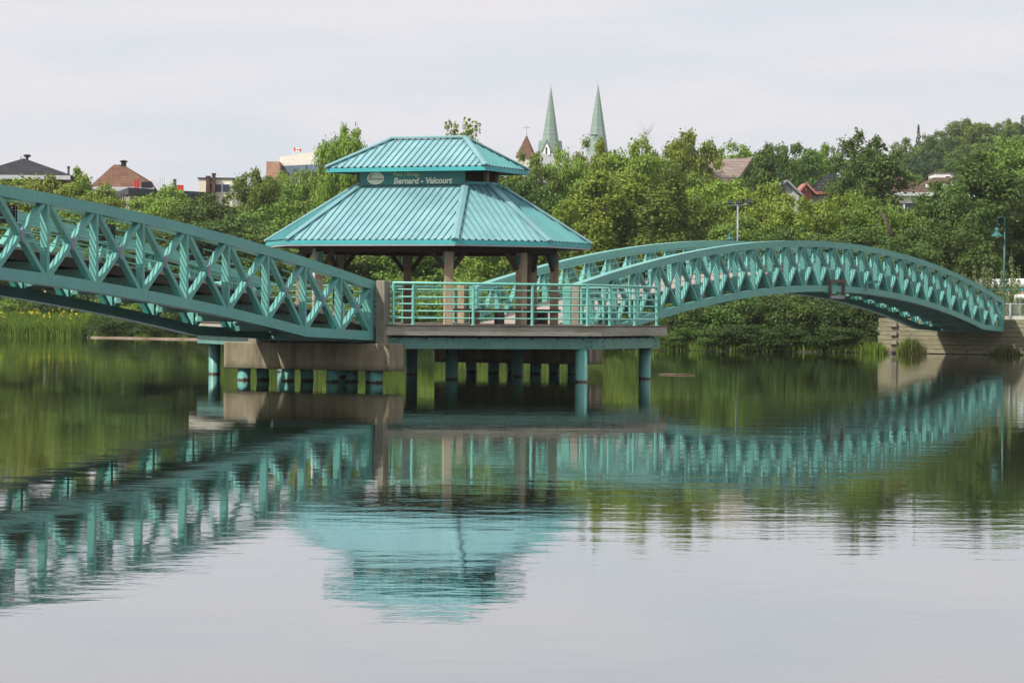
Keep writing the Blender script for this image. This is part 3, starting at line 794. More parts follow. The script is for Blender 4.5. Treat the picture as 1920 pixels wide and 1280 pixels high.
# floating stick
mb = MB(); a, b = at(1235, 706.5, 85), at(1303, 708.5, 84.2); a.z = b.z = .012
mb.tube([a, a.lerp(b, .4) + Z * .004, b], [.018, .024, .014], 8)
tag(mb.build('driftwood', LOGM, smooth=True), 'thin brown stick floating on the water right of the platform', 'driftwood')
# sand spit / mud bar at the left bank
mb = MB()
a = at(165, 637, 0.1)
pts = []
for k in range(18):
    px = 160 + k * 15; q = Vector(((px - 960) / F_PX * 168, shore((px - 960) / F_PX * 168) - .9 - .5 * math.sin(k * 1.3), .03)); pts.append(q)
vs = []; fs = []
for k, q in enumerate(pts):
    w_ = .55 + .25 * math.sin(k * 2.2); vs += [q - Vector((0, w_, .05)), q + Z * .05, q + Vector((0, 2.4, .05))]
for k in range(len(pts) - 1):
    fs += [(3 * k, 3 * k + 3, 3 * k + 4, 3 * k + 1), (3 * k + 1, 3 * k + 4, 3 * k + 5, 3 * k + 2)]
mb.add(vs, fs); tag(mb.build('mud_bank', plain('pale_mud', (.24, .18, .13), .9, var=.35, scale=2)), kind='structure')

# ------------------------------------------------------------------ lamps, fence, fixtures on the right
def bell_lamp(px_pole, py_base, y, ztop_px, dx_sign, px_lamp, py_lamp, label, scale=1.0):
    base = at(px_pole, py_base, y); top = at(px_pole, ztop_px, y); lamp = at(px_lamp, py_lamp, y)
    r = empty('street_lamp', base, label, 'street lamp', 'teal gooseneck lamps')
    mb = MB(); mb.tube([base - Z * .8, (base.x, base.y, lamp.z - .2)], [.085 * scale * (1.1 if scale < .45 else 1), .07 * scale], 12); mb.build('pole', LTEAL, r, smooth=True)
    cx = (base.x + lamp.x) / 2; R = abs(base.x - lamp.x) / 2; z0 = top.z - R
    mb = MB(); pts = [Vector((base.x, y, lamp.z - .25)), Vector((base.x, y, z0))]
    for k in range(1, 12):
        t_ = math.pi * k / 12; pts.append(Vector((cx + (base.x - cx) * math.cos(t_), y, z0 + R * math.sin(t_))))
    pts.append(Vector((lamp.x, y, z0))); pts.append(Vector((lamp.x, y, lamp.z)))
    mb.tube(pts, .035 * scale, 8); mb.build('curved_arm', LTEAL, r, smooth=True)
    s = scale; q = Vector((lamp.x, y, lamp.z))
    mb = MB(); mb.lathe(q, [(.05 * s, .02 * s), (.16 * s, -.04 * s), (.215 * s, -.14 * s), (.225 * s, -.30 * s), (.17 * s, -.31 * s), (.19 * s, -.42 * s), (.30 * s, -.55 * s), (.55 * s, -.80 * s), (.55 * s, -.83 * s), (.2 * s, -.81 * s)], 20)
    sh = mb.build('lamp_shade', LTEAL, r, smooth=False)
    mb = MB(); mb.lathe(q, [(.19 * s, -.81 * s), (.22 * s, -.86 * s), (.16 * s, -.95 * s)], 14); mb.build('lamp_bulb', LAMPG, sh, smooth=True)
bell_lamp(1881.5, 575, 136, 406, -1, 1868.5, 427, 'teal gooseneck lamp with a bell shade at the right edge beside the bridge end', .5)
bell_lamp(1382.5, 490, 152, 427, -1, 1368, 437, 'small dark teal gooseneck lamp whose dome just shows above the right span', .42)
# flood light mast
base = at(1383.5, 500, 153); top = at(1382.5, 384, 153)
fm = empty('floodlight_mast', (base.x, base.y, gh(base.x, base.y)), 'slim grey mast with three floodlights on a crossbar behind the right span', 'floodlight')
mb = MB(); mb.tube([(base.x, base.y, gh(base.x, base.y) - .2), (top.x, top.y, top.z)], [.07, .045], 10); mb.build('mast', GREYM, fm, smooth=True)
mb = MB(); a, b = at(1364, 385.5, 153), at(1402, 383, 153); mb.beam(a, b, .08, .06, (0, 1, 0)); mb.build('crossbar', GREYM, fm)
for px in (1368, 1385, 1404):
    mb = MB(); q = at(px, 379.5 if px < 1400 else 378, 153); mb.boxc(q, Vector((.13, 0, .02)), Vector((0, .12, -.02)), Z * .085); mb.boxc(q - Z * .12, Vector((.02, 0, 0)), Vector((0, .02, 0)), Z * .05); mb.build('floodlight_head', DGREY, fm)
# chain link fence
fy = 139.0
fc = empty('chain_link_fence', at(1893, 600, fy), 'wire fence with a pale round post on the right bank', 'fence')
zt, zb = at(1900, 570, fy).z, 1.45
xs0 = at(1884, 600, fy).x
for k in range(4):
    x = at(1893.5, 600, fy).x + k * 2.4; mb = MB(); mb.tube([(x, fy, zb - .3), (x, fy, zt + .06)], .045, 10); mb.build('fence_post', GREYM, fc, smooth=True)
mb = MB(); mb.tube([(xs0 - 3, fy, zt), (xs0 + 9, fy, zt)], .022, 8)
mb.build('top_tube', GREYM, fc, smooth=True)
mb = MB()
for k in range(-2, 100):
    x = xs0 - 3 + k * .12
    for sgn in (1, -1):
        a = Vector((x, fy + .004 * sgn, zb)); b = Vector((x + sgn * (zt - zb), fy + .004 * sgn, zt))
        if xs0 - 3 < a.x < xs0 + 9 and xs0 - 3 < b.x < xs0 + 9: mb.tube([a, b], .0035, 3, False)
mb.build('wire_mesh', GREYM, fc)
# bracket frame and light fitting on the right span
s_ = RS[14] + .15
br_ = empty('pipe_bracket', W(s_ - .9, .1, rzb(s_)), 'rusty square pipe frame clamped over the right span\'s lower chord near its crown', 'bracket')
for ds in (-.95, .75):
    mb = MB(); mb.sbox(s_ + ds - .05, s_ + ds + .05, .01, .10, rzb(s_) - .18, rzb(s_) + .45); mb.build('upright', RUSTY, br_)
mb = MB(); mb.sbox(s_ - 1.1, s_ + .9, .012, .098, rzb(s_) + .36, rzb(s_) + .46); mb.build('top_bar', RUSTY, br_)
mb = MB(); mb.sbox(s_ - .95, s_ + .75, .012, .098, rzb(s_) - .26, rzb(s_) - .14); mb.build('bottom_bar', GREYM, br_)
s2 = RS[16] + .3
lf = empty('light_fitting', W(s2, .12, rzb(s2) + .5), 'small teal projecting light fitting on the crown of the right span', 'light fitting')
mb = MB(); mb.sbox(s2 - .12, s2 + .12, .0, .06, rzb(s2) + .15, rzb(s2) + .55); mb.build('back_plate', TEAL, lf)
mb = MB(); mb.beam(W(s2, .05, rzb(s2) + .42), W(s2 - .1, .55, rzb(s2) + .5), .25, .09, A); mb.build('lamp_head', TRAIL, lf)

# ------------------------------------------------------------------ buildings
def hip_house(x0, x1, pr, y, ye, yr, depth, wallm, roofm, name, label, cat, z_base=None, ridge=.0, over=.5, trim=None):
    """x0,x1 eave pixels; pr ridge pixel; ye eave y, yr ridge y"""
    a = at(x0, ye, y); b = at(x1, ye, y); r = at(pr, yr, y + depth / 2)
    z0 = gh((a.x + b.x) / 2, y) - .5 if z_base is None else z_base
    root = empty(name, ((a.x + b.x) / 2, y + depth / 2, z0), label, cat)
    ze = (a.z + b.z) / 2
    mb = MB(); mb.box(a.x + over, b.x - over, y + over, y + depth - over, z0, ze); w = mb.build('wall', wallm, root)
    mb = MB(); rl = ridge / 2
    vs = [(a.x, y, ze), (b.x, y, ze), (b.x, y + depth, ze), (a.x, y + depth, ze), (r.x - rl, y + depth / 2, r.z), (r.x + rl, y + depth / 2, r.z)]
    mb.add(vs, [(0, 1, 5, 4), (1, 2, 5), (2, 3, 4, 5), (3, 0, 4), (3, 2, 1, 0)]); ro = mb.build('roof', roofm, root)
    mb = MB(); mb.box(a.x - .04, b.x + .04, y - .06, y + .1, ze - .35, ze + .02); mb.build('gutter', trim or LGREY, root)
    return root, w, ro, a, b, r, z0, ze
def windows(root, cx_list, z0, z1, w, y, mat=None, name='window'):
    for cx in cx_list:
        mb = MB(); mb.box(cx - w / 2 - .08, cx + w / 2 + .08, y - .05, y + .02, z0 - .08, z1 + .08); f_ = mb.build(name, WHITE, root)
        mb = MB(); mb.box(cx - w / 2, cx + w / 2, y - .07, y - .045, z0, z1); mb.build('pane', mat or GLASSB, f_)
R_ = hip_house(-60, 131, 45, 255, 329, 297, 14, BRICKD, SH_DARK, 'house', 'brick house with a wide dark hipped roof and roof vent at the far left', 'house')
root, ro, r, ze, a, b = R_[0], R_[2], R_[5], R_[7], R_[3], R_[4]
mb = MB(); q = Vector((r.x + .3, r.y, r.z)); mb.tube([q - Z * .3, q + Z * .12], .12, 10); mb.lathe(q, [(.22, .1), (.36, .18), (.34, .3), (.1, .36)], 14); mb.build('roof_vent', BLACKM, ro)
mb = MB(); q = at(128.5, 322, 258); mb.tube([q - Z * .6, q + Z * .35], .1, 8); mb.lathe(q, [(.14, .3), (.14, .45), (.05, .5)], 10); mb.build('chimney_pipe', DGREY, ro)
mb = MB(); q = at(39, 300, 262); mb.tube([q - Z * .4, q + Z * .3], .04, 6); mb.build('vent_pipe', DGREY, ro)
windows(root, [at(p_, 340, 255).x for p_ in (30, 70, 105)], ze - 2.3, ze - 1.0, 1.1, 255.5)
R_ = hip_house(167, 288, 222, 240, 351, 309, 12, BRICKD, SH_BROWN, 'house', 'house under a pointed brown shingled hip roof, behind the trees at the left', 'house', ridge=.8)
root, ro, r, ze = R_[0], R_[2], R_[5], R_[7]
mb = MB(); q = Vector((r.x + .5, r.y - .3, r.z)); mb.boxc(q, Vector((.2, 0, 0)), Vector((0, .2, 0)), Z * .22); mb.lathe(q, [(.3, .2), (.36, .3), (.1, .38)], 10); mb.build('roof_vent', BLACKM, ro)
windows(root, [at(p_, 360, 240).x for p_ in (215, 240, 262)], ze - 1.9, ze - .8, .9, 240.5)
# flat roofed building with dark parapet
y0 = 225; a, b = at(243, 352, y0), at(392, 354, y0 + 8); a2 = at(204, 360, y0 + 16)
z0 = gh(a.x, y0) - .5
fb = empty('flat_roofed_building', ((a.x + b.x) / 2, y0 + 8, z0), 'low beige sided building with a black flat parapet, left of the cream block', 'building')
zt_ = a.z; zp = at(243, 364, y0).z
pl4 = [Vector((a2.x, y0 + 16)), Vector((a.x, y0)), Vector((b.x, y0 + 8)), Vector((b.x - 1, y0 + 22))]
mb = MB(); mb.prism(pl4, z0, zp); mb.build('wall', SIDING, fb)
cen = sum(pl4, Vector((0, 0))) / 4
mb = MB(); mb.prism([cen + (p_ - cen) * 1.03 for p_ in pl4], zp - .02, zt_); mb.build('parapet', DGREY, fb)
for px in (216, 224): 
    mb = MB(); q = at(px, 378, y0 + 10); f_ = Vector((a2.x - a.x, 16, 0)).normalized(); qq = Vector((a.x, y0, 0)) + f_ * (5 if px == 216 else 3.2); mb.boxc((qq.x - .06, qq.y - .06, q.z), f_ * .35, f_.cross(Z) * .03, Z * .55); fr = mb.build('window', WHITE, fb)
    mb = MB(); mb.boxc((qq.x - .10, qq.y - .10, q.z), f_ * .27, f_.cross(Z) * .03, Z * .45); mb.build('pane', GLASSB, fr)
for k, px in enumerate((253, 256.5, 259.5)):
    mb = MB(); q = at(px, 352, 229); mb.tube([(q.x, q.y, zt_ - .3), (q.x, q.y, at(px, 338.5, 229).z)], .055, 8); mb.build('red_flue', RED, fb)
mb = MB(); q = at(276, 347, 229); mb.boxc((q.x, q.y, q.z), Vector((.42, 0, 0)), Vector((0, .4, 0)), Z * .24); mb.build('rooftop_unit', BLACKM, fb)
mb = MB(); mb.beam(at(286, 337, 224), at(305, 366, 222), .3, .06, (1, 0, .5)); mb.build('roof_chute', GREYM, fb)
mb = MB()
for px, py in ((300, 330), (304, 335), (308, 332), (297, 340)): q = at(px, 352, 231); mb.tube([(q.x, q.y, zt_ - .2), (q.x, q.y, at(px, py, 231).z)], .012, 5)
mb.build('aerial', GREYM, fb)
mb = MB(); q = at(327, 352, 231); mb.box(q.x - .12, q.x + .12, 231, 231.3, zt_ - .2, at(327, 336, 231).z); mb.build('chimney', DGREY, fb)
mb = MB(); q = at(337, 352, 231); mb.box(q.x - .25, q.x + .25, 231, 231.5, zt_ - .2, at(337, 347, 231).z); mb.build('red_vent', RED, fb)
# cream building with brick chimneys
y0 = 262; a, b = at(381, 342, y0 + 4), at(436, 336, y0)
z0 = gh(a.x, y0) - .5
cb_ = empty('cream_building', ((a.x + b.x) / 2, y0 + 5, z0), 'cream walled flat building with two brick chimneys, left of the pavilion', 'building')
zt_ = b.z
mb = MB(); mb.box(a.x, b.x, y0, y0 + 9, z0, zt_); mb.build('wall', CREAM, cb_)
mb = MB(); mb.box(a.x - .1, b.x + .1, y0 - .1, y0 + 9.1, zt_ + .001, zt_ + .12); mb.build('roof', DGREY, cb_)
for px, py, w_ in ((390, 330, .17), (400.5, 325, .15)):
    mb = MB(); q = at(px, 340, y0 - .4); zz = at(px, py, y0 - .4).z; mb.box(q.x - w_, q.x + w_, y0 - .55, y0 - .1, z0, zz - .12); mb.box(q.x - w_ - .04, q.x + w_ + .04, y0 - .59, y0 - .06, zz - .12, zz); mb.build('chimney', BRICKD, cb_)
windows(cb_, [at(p_, 350, y0).x for p_ in (392, 409, 424)], zt_ - 1.2, zt_ - .5, .6, y0)
# office building with brick tower
y0 = 420
ob = empty('office_building', (at(540, 300, y0).x, y0 + 8, gh(-30, y0)), 'long white office block with blue window bands and an orange brick end tower', 'building')
a, b = at(499, 303, y0), at(524, 303, y0); z0 = gh(a.x, y0) - 1
mb = MB(); mb.box(a.x, b.x, y0, y0 + 8, z0, a.z); mb.build('brick_tower', BRICK, ob)
mb = MB(); c0, c1 = at(524, 294.5, y0 + 4), at(640, 280, y0 - 6)
mb.add([(c0.x, c0.y, z0), (c1.x, c1.y, z0), (c1.x, c1.y + 14, z0), (c0.x, c0.y + 14, z0), (c0.x, c0.y, c0.z), (c1.x, c1.y, c0.z + .9), (c1.x, c1.y + 14, c0.z + .9), (c0.x, c0.y + 14, c0.z)],
       [(3, 2, 1, 0), (4, 5, 6, 7), (0, 1, 5, 4), (1, 2, 6, 5), (2, 3, 7, 6), (3, 0, 4, 7)]); mb.build('wall', plain('pale_cream_panels', (.66, .62, .55)), ob)
dd = Vector((c1.x - c0.x, c1.y - c0.y, 0)).normalized(); nn = Vector((dd.y, -dd.x, 0))
for fl in range(3):
    for k in range(9):
        q = Vector((c0.x, c0.y, c0.z - 2.1 - fl * 2.6)) + dd * (.9 + k * .98) + nn * .03
        mb = MB(); mb.boxc(q, dd * .46, nn * .04, Z * .75); mb.build('window', GLASSL, ob)
# flag
fp = at(550, 292, 424); ft = at(549.5, 276.5, 424)
fl = empty('flag_pole', (fp.x, fp.y, c0.z - .5), 'small red and white maple leaf flag flying above the white office block', 'flag')
mb = MB(); mb.tube([(fp.x, fp.y, c0.z - .6), (fp.x, fp.y, ft.z)], .035, 6); mb.build('pole', WHITE, fl)
fw, fh = 1.12, .56
def flagpt(u, v):  # droops towards the free end
    return Vector((fp.x + .04 + fw * u, fp.y + .06 * math.sin(u * 7), ft.z - .05 - fh * v * (1 - .25 * u) - .22 * u * u + .02 * math.sin(u * 9)))
def flag_patch(name, polys, mat, dy):
    mb = MB()
    for poly in polys:
        f_ = [flagpt(u, v) + Vector((0, -dy, 0)) for u, v in poly]; g_ = [q + Vector((0, .008 + 2 * dy if dy else .008, 0)) for q in f_]; k = len(f_)
        mb.add(f_ + g_, [tuple(range(k)), tuple(range(2 * k - 1, k - 1, -1))] + [(i, (i + 1) % k, k + (i + 1) % k, k + i) for i in range(k)])
    return mb.build(name, mat, fl)
def strip(u0, u1, n_=4): return [[(u0 + (u1 - u0) * i / n_, 0), (u0 + (u1 - u0) * (i + 1) / n_, 0), (u0 + (u1 - u0) * (i + 1) / n_, 1), (u0 + (u1 - u0) * i / n_, 1)] for i in range(n_)]
flag_patch('red_band', strip(0, .25), RED, 0); flag_patch('white_field', strip(.25, .75, 6), WHITE, 0); flag_patch('red_band', strip(.75, 1), RED, 0)
leaf = [(0, -.42), (.07, -.25), (.16, -.3), (.13, -.1), (.28, -.18), (.3, -.1), (.42, -.1), (.34, .04), (.4, .1), (.2, .22), (.22, .3), (.03, .26), (.03, .42), (-.03, .42), (-.03, .26), (-.22, .3), (-.2, .22), (-.4, .1), (-.34, .04), (-.42, -.1), (-.3, -.1), (-.28, -.18), (-.13, -.1), (-.16, -.3), (-.07, -.25)]
flag_patch('maple_leaf', [[(.5 + u * .48, .5 + v * .95) for u, v in leaf]], RED, .02)
# church: two spires on one roofline hidden by the trees
def spire(px, py_apex, py_base, wpx, y, label, dorm):
    ap = at(px, py_apex, y); bs = at(px, py_base, y); r_ = wpx / 2 * y / F_PX
    z0 = gh(bs.x, y) - 1
    root = empty('church_spire', (bs.x, y, z0), label, 'church spire', 'green church spires')
    mb = MB(); n_ = 8; vs = []
    k8 = 1 / math.cos(math.pi / 8) * .96; rot = math.radians(22.5 + 12)
    for k in range(n_): a = 2 * math.pi * k / n_ + rot; vs.append((bs.x + r_ * k8 * math.cos(a), y + r_ * k8 * math.sin(a), bs.z))
    for k in range(n_): a = 2 * math.pi * k / n_ + rot; vs.append((bs.x + .1 * math.cos(a), y + .1 * math.sin(a), ap.z))
    mb.add(vs, [(k, (k + 1) % n_, n_ + (k + 1) % n_, n_ + k) for k in range(n_)] + [tuple(range(n_))[::-1], tuple(range(n_, 2 * n_))]); mb.build('spire_cladding', SPIRE, root)
    # thin horizontal seams
    mb = MB()
    for j in range(1, 14):
        f_ = j / 14.; rr = r_ * k8 * (1 - f_) + .1 * f_ + .03; z_ = bs.z + (ap.z - bs.z) * f_
        for k in range(n_):
            a0, a1 = 2 * math.pi * k / n_ + rot, 2 * math.pi * (k + 1) / n_ + rot
            mb.beam((bs.x + rr * math.cos(a0), y + rr * math.sin(a0), z_), (bs.x + rr * math.cos(a1), y + rr * math.sin(a1), z_), .04, .05, (0, 0, 1))
    mb.build('seam_rings', paint('seam_copper', (.15, .23, .18), (.8, .8, .8), .7, .1) if 'seam_copper' not in bpy.data.materials else bpy.data.materials['seam_copper'], root)
    mb = MB(); mb.tube([(ap.x, y, ap.z - .1), (ap.x, y, ap.z + 1.2)], .06, 6); mb.build('finial', GREYM, root)
    mb = MB(); mb.box(bs.x - r_ * .98, bs.x + r_ * .98, y - r_ * .98, y + r_ * .98, z0, bs.z - .02); tw = mb.build('tower', LGREY, root)
    if dorm:
        for (dx, dy) in ((-.42, -1), (1, .18), (-1, -.1)):
            d = Vector((dx, dy, 0)).normalized(); e = Vector((-d.y, d.x, 0)); c = Vector((bs.x, y, bs.z)) + d * r_ * .93
            mb = MB(); hw = r_ * .36; hh = r_ * .72
            f0 = [c + d * .35 - e * hw - Z * .5, c + d * .35 + e * hw - Z * .5, c + d * .35 + e * hw + Z * hh * .7, c + d * .35 + Z * (hh * 1.75), c + d * .35 - e * hw + Z * hh * .7]
            b0_ = [q - d * 1.4 for q in f0]
            mb.add(f0 + b0_, [(0, 1, 2, 3, 4), (9, 8, 7, 6, 5)] + [(i, (i + 1) % 5, 5 + (i + 1) % 5, 5 + i) for i in range(5)]); dm = mb.build('dormer', WHITE, root)
            mb = MB()
            for sg_ in (-1, 1): mb.beam(c + d * .1 + e * sg_ * hw * 1.35 + Z * hh * .35, c + d * .1 + Z * (hh * 1.85), 1.3, .22, d)
            mb.build('dormer_roof', SPIRE, dm)
            mb = MB(); mb.boxc(c + d * .36 + Z * hh * .35, e * hw * .28, d * .03, Z * hh * .5); mb.build('dormer_louvre', BLACKM, dm)
    else:
        mb = MB(); q = at(px - 6, 254, y - r_ * .8); mb.boxc(q, Vector((1.0, .25, 0)), Vector((-.02, .1, 0)), Z * .22); mb.build('open_louvre', DGREY, root)
    return root
spire(1031.2, 164, 289, 37, 900, 'green copper spire with white gabled dormers, left of the pair', True)
spire(1119.6, 160, 292, 41, 900, 'green copper spire with a dark slot, right of the pair', False)
# brown pyramid roof with cross
y = 560; ap = at(987, 253, y); bs = at(986, 297, y); r_ = 20.5 * y / F_PX
pt = empty('bell_tower', (bs.x, y, gh(bs.x, y)), 'brown pyramid roofed tower with a thin cross, just right of the shelter roof', 'tower')
mb = MB(); rot = math.radians(33); vs = [(bs.x + r_ * 1.2 * math.cos(rot + k * math.pi / 2), y + r_ * 1.2 * math.sin(rot + k * math.pi / 2), bs.z) for k in range(4)] + [(ap.x, y, ap.z)]
mb.add(vs, [(0, 1, 4), (1, 2, 4), (2, 3, 4), (3, 0, 4), (3, 2, 1, 0)]); mb.build('pyramid_roof', SH_BROWN, pt)
mb = MB(); mb.box(bs.x - r_ * .75, bs.x + r_ * .75, y - r_ * .75, y + r_ * .75, gh(bs.x, y) - 1, bs.z - .01); mb.build('wall', CREAM, pt)
mb = MB(); zt2 = at(987, 234, y).z; mb.tube([(ap.x, y, ap.z - .1), (ap.x, y, zt2)], .05, 6); mb.lathe((ap.x, y, ap.z + .3), [(.02, -.12), (.12, 0), (.02, .12)], 8)
zc2 = at(987, 240, y).z; mb.beam((ap.x - .6, y, zc2), (ap.x + .6, y, zc2), .08, .08, (0, 1, 0))
for sx in (-.6, .6): mb.lathe((ap.x + sx, y, zc2), [(.02, -.09), (.1, 0), (.02, .09)], 6)
mb.build('cross', GREYM, pt)
# big tan roof on the slope
y = 215; a, b = at(1300, 345, y), at(1376, 341, y); ra, rb = at(1309, 303, y + 7), at(1407, 296, y + 7)
tr_ = empty('tan_roofed_house', (at(1350, 330, y).x, y + 6, gh(16, y)), 'house with a broad tan shingled roof among the trees behind the right span', 'house')
mb = MB(); th = Z * -.2
c_, d_ = Vector((a.x - 2.0, a.y, a.z)), Vector((b.x, b.y, b.z))
q4 = [c_, d_, rb, ra - Vector((1.8, 0, 0))]; mb.add(q4 + [q + th for q in q4], [(0, 1, 2, 3), (7, 6, 5, 4), (0, 4, 5, 1), (1, 5, 6, 2), (2, 6, 7, 3), (3, 7, 4, 0)])
q4 = [q4[3], rb, Vector((b.x + .4, y + 14, b.z)), Vector((c_.x, y + 14, a.z))]; mb.add(q4 + [q + th for q in q4], [(0, 1, 2, 3), (7, 6, 5, 4), (0, 4, 5, 1), (1, 5, 6, 2), (2, 6, 7, 3), (3, 7, 4, 0)])
mb.build('roof', SH_TAN, tr_)
mb = MB(); z0 = gh(16, y) - 1; mb.box(c_.x + .4, d_.x - .3, y + .6, y + 13.4, z0, a.z - .15)
gz_ = [Vector((d_.x - .3, y + .6, a.z - .18)), Vector((d_.x - .3, y + 13.4, a.z - .18)), Vector((rb.x - 1.0, y + 7, rb.z - .45))]; mb.add(gz_ + [q - Vector((.3, 0, 0)) for q in gz_], [(0, 1, 2), (5, 4, 3), (0, 3, 4, 1), (1, 4, 5, 2), (2, 5, 3, 0)])
mb.build('wall', DGREY, tr_)
mb = MB(); mb.beam(d_ + Vector((.12, 0, -.05)), rb + Vector((.12, 0, -.05)), .12, .3, (1, 0, 0)); mb.build('barge_board', SH_TAN, tr_)
# pink gable house
y = 225
pg = empty('pink_gabled_house', (at(1525, 350, y).x, y + 4, gh(24, y)), 'pinkish red gabled house with a steep black roof among the trees', 'house')
e1, e2, apx = at(1497, 366, y), at(1522, 361, y), at(1510, 347, y)
mb = MB(); f3 = [Vector((e1.x, y, e1.z - 5)), Vector((e2.x, y, e1.z - 5)), Vector((e2.x, y, e2.z)), Vector((apx.x, y, apx.z)), Vector((e1.x, y, e2.z))]
mb.add(f3 + [q + Vector((0, 4, 0)) for q in f3], [(0, 1, 2, 3, 4), (9, 8, 7, 6, 5)] + [(i, (i + 1) % 5, 5 + (i + 1) % 5, 5 + i) for i in range(5)]); mb.build('gable', PINK, pg)
mb = MB()
for q in (e1 + Vector((-.3, 0, 0)), e2 + Vector((.3, 0, 0))): mb.beam(Vector((q.x, y + 1.7, q.z - .1)), Vector((apx.x, y + 1.7, apx.z + .12)), 4.4, .14, (0, 1, 0))
mb.build('gable_roof', plain('pink_barge', (.45, .2, .16)), pg)
ra, rb, rc, rd = at(1518, 360, y + .5), at(1556, 359, y + .5), at(1566, 326, y + 6), at(1550, 327, y + 6)
mb = MB(); q4 = [ra, rb, rc, rd]; mb.add(q4 + [q + Vector((0, .3, -.25)) for q in q4], [(0, 1, 2, 3), (7, 6, 5, 4), (0, 4, 5, 1), (1, 5, 6, 2), (2, 6, 7, 3), (3, 7, 4, 0)])
q4 = [rd, rc, Vector((rb.x, y + 12, rb.z)), Vector((ra.x, y + 12, ra.z))]; mb.add(q4 + [q + Vector((0, -.3, -.25)) for q in q4], [(0, 1, 2, 3), (7, 6, 5, 4), (0, 4, 5, 1), (1, 5, 6, 2), (2, 6, 7, 3), (3, 7, 4, 0)]); mb.build('main_roof', SH_BLACK, pg)
mb = MB(); mb.box(ra.x + .1, rb.x - .1, y + 1.2, y + 11, gh(24, y) - 1, ra.z - .25); mb.build('wall', LGREY, pg)
mb = MB(); mb.beam(Vector((ra.x, y + .4, ra.z - .1)), Vector((rb.x, y + .4, rb.z - .1)), .1, .22, (0, 1, 0)); mb.build('pink_eave', PINK, pg)
mb = MB(); q = Vector((apx.x, y - .03, e2.z + .25)); mb.lathe((q.x, q.y, q.z), [(.02, -.16), (.13, 0), (.02, .16)], 10); mb.build('gable_ornament', CREAM, pg)
# white gable
y = 222; e1, apx = at(1497, 362, y), at(1474, 341, y)
wg = empty('white_gabled_house', (apx.x, y + 3, gh(22, y)), 'white gable end half hidden by a dark conifer, left of the pink house', 'house')
mb = MB(); lx = 2 * apx.x - e1.x; f3 = [Vector((lx, y, e1.z - 6)), Vector((e1.x, y, e1.z - 6)), Vector((e1.x, y, e1.z)), Vector((apx.x, y, apx.z)), Vector((lx, y, e1.z))]
mb.add(f3 + [q + Vector((0, 5, 0)) for q in f3], [(0, 1, 2, 3, 4), (9, 8, 7, 6, 5)] + [(i, (i + 1) % 5, 5 + (i + 1) % 5, 5 + i) for i in range(5)]); mb.build('wall', LGREY, wg)
mb = MB()
for q in ((lx - .3, e1.z - .2), (e1.x + .3, e1.z - .2)): mb.beam(Vector((q[0], y + 2.3, q[1])), Vector((apx.x, y + 2.3, apx.z + .1)), 5.4, .14, (0, 1, 0))
mb.build('roof', GREYM, wg)
# red-brown hip roofed villa on the right
R_ = hip_house(1640, 1748, 1682, 300, 361, 327, 16, CREAM, SH_RED, 'villa', 'cream villa with a low red brown hipped roof below the wooded hill', 'house', ridge=1.0, trim=LGREY)
windows(R_[0], [at(p_, 372, 300).x for p_ in (1685, 1705, 1722)], R_[7] - 2.3, R_[7] - 1.1, .9, 300.5)
R_ = hip_house(1735, 1812, 1770, 312, 346, 333, 14, CREAM, SH_RED, 'villa', 'second red brown roof, lower and right of the villa, in front of the white box', 'house', ridge=2.5, trim=WHITE)
y = 330; a, b = at(1754, 325, y), at(1787, 324, y)
wb = empty('white_flat_building', ((a.x + b.x) / 2, y + 3, gh(48, y)), 'small bright white flat topped building against the dark hillside trees', 'building')
mb = MB(); mb.box(a.x, b.x, y, y + 6, gh(48, y) - 1, a.z); mb.build('wall', WHITE, wb)
mb = MB(); mb.box(a.x - .1, b.x + .1, y - .1, y + 6.1, a.z + .001, a.z + .12); mb.build('roof', RUSTY, wb)
windows(wb, [at(1776, 331, y).x], a.z - .75, a.z - .35, .5, y)
# cream apartment building behind the right edge trees
y = 185; a, b = at(1815, 372, y), at(1990, 372, y)
ab = empty('apartment_building', ((a.x + b.x) / 2, y + 5, gh(33, y)), 'peach and cream building glimpsed between the leaves at the right edge', 'building')
mb = MB(); mb.box(a.x, b.x, y, y + 10, gh(33, y) - 1, a.z); mb.build('wall', plain('peach_wall', (.62, .50, .33)), ab)
mb = MB(); mb.box(a.x - .2, b.x + .2, y - .2, y + 10.2, a.z + .001, a.z + .25); mb.build('roof', WHITE, ab)
for k in range(5):
    for fl_ in range(2):
        cx = a.x + .9 + k * 1.15; z_ = a.z - 1.0 - fl_ * 1.7
        windows(ab, [cx], z_ - .45, z_ + .35, .55, y)
# white tank trailer
y = 158; a, b = at(1816, 533, y), at(1990, 531, y)
tk = empty('tank_trailer', ((a.x + b.x) / 2, y, gh(27, y)), 'long white cylindrical tank with a teal underside parked behind the right bridge end', 'tank')
r_ = 9.5 * y / F_PX
mb = MB(); mb.tube([a + Vector((-.1, 0, 0)), a, b, b + Vector((.1, 0, 0))], [r_ * .7, r_, r_, r_ * .7], 24); mb.build('tank', WHITE, tk, smooth=False)
mb = MB(); mb.boxc((a + b) / 2 - Z * r_ * 1.12, Vector(((b.x - a.x) / 2 * .96, 0, 0)), Vector((0, r_ * .6, 0)), Z * r_ * .22); mb.build('chassis', FASC, tk)
for t_ in (.2, .5, .8):
    q = a.lerp(b, t_); mb = MB(); mb.box(q.x - .1, q.x + .1, y - .15, y + .15, gh(q.x, y) - .1, q.z - r_ * 1.25); mb.build('support_leg', GREYM, tk)
y = 150; a, b = at(1902, 557, y), at(1990, 557, y)
mb = MB(); mb.tube([a, b], 5.5 * y / F_PX, 16); lo = empty('white_pipe', (a.x, a.y, a.z), 'short white pipe end lying lower right behind the wire fence', 'pipe'); mb.build('pipe_body', WHITE, lo)
mb = MB()
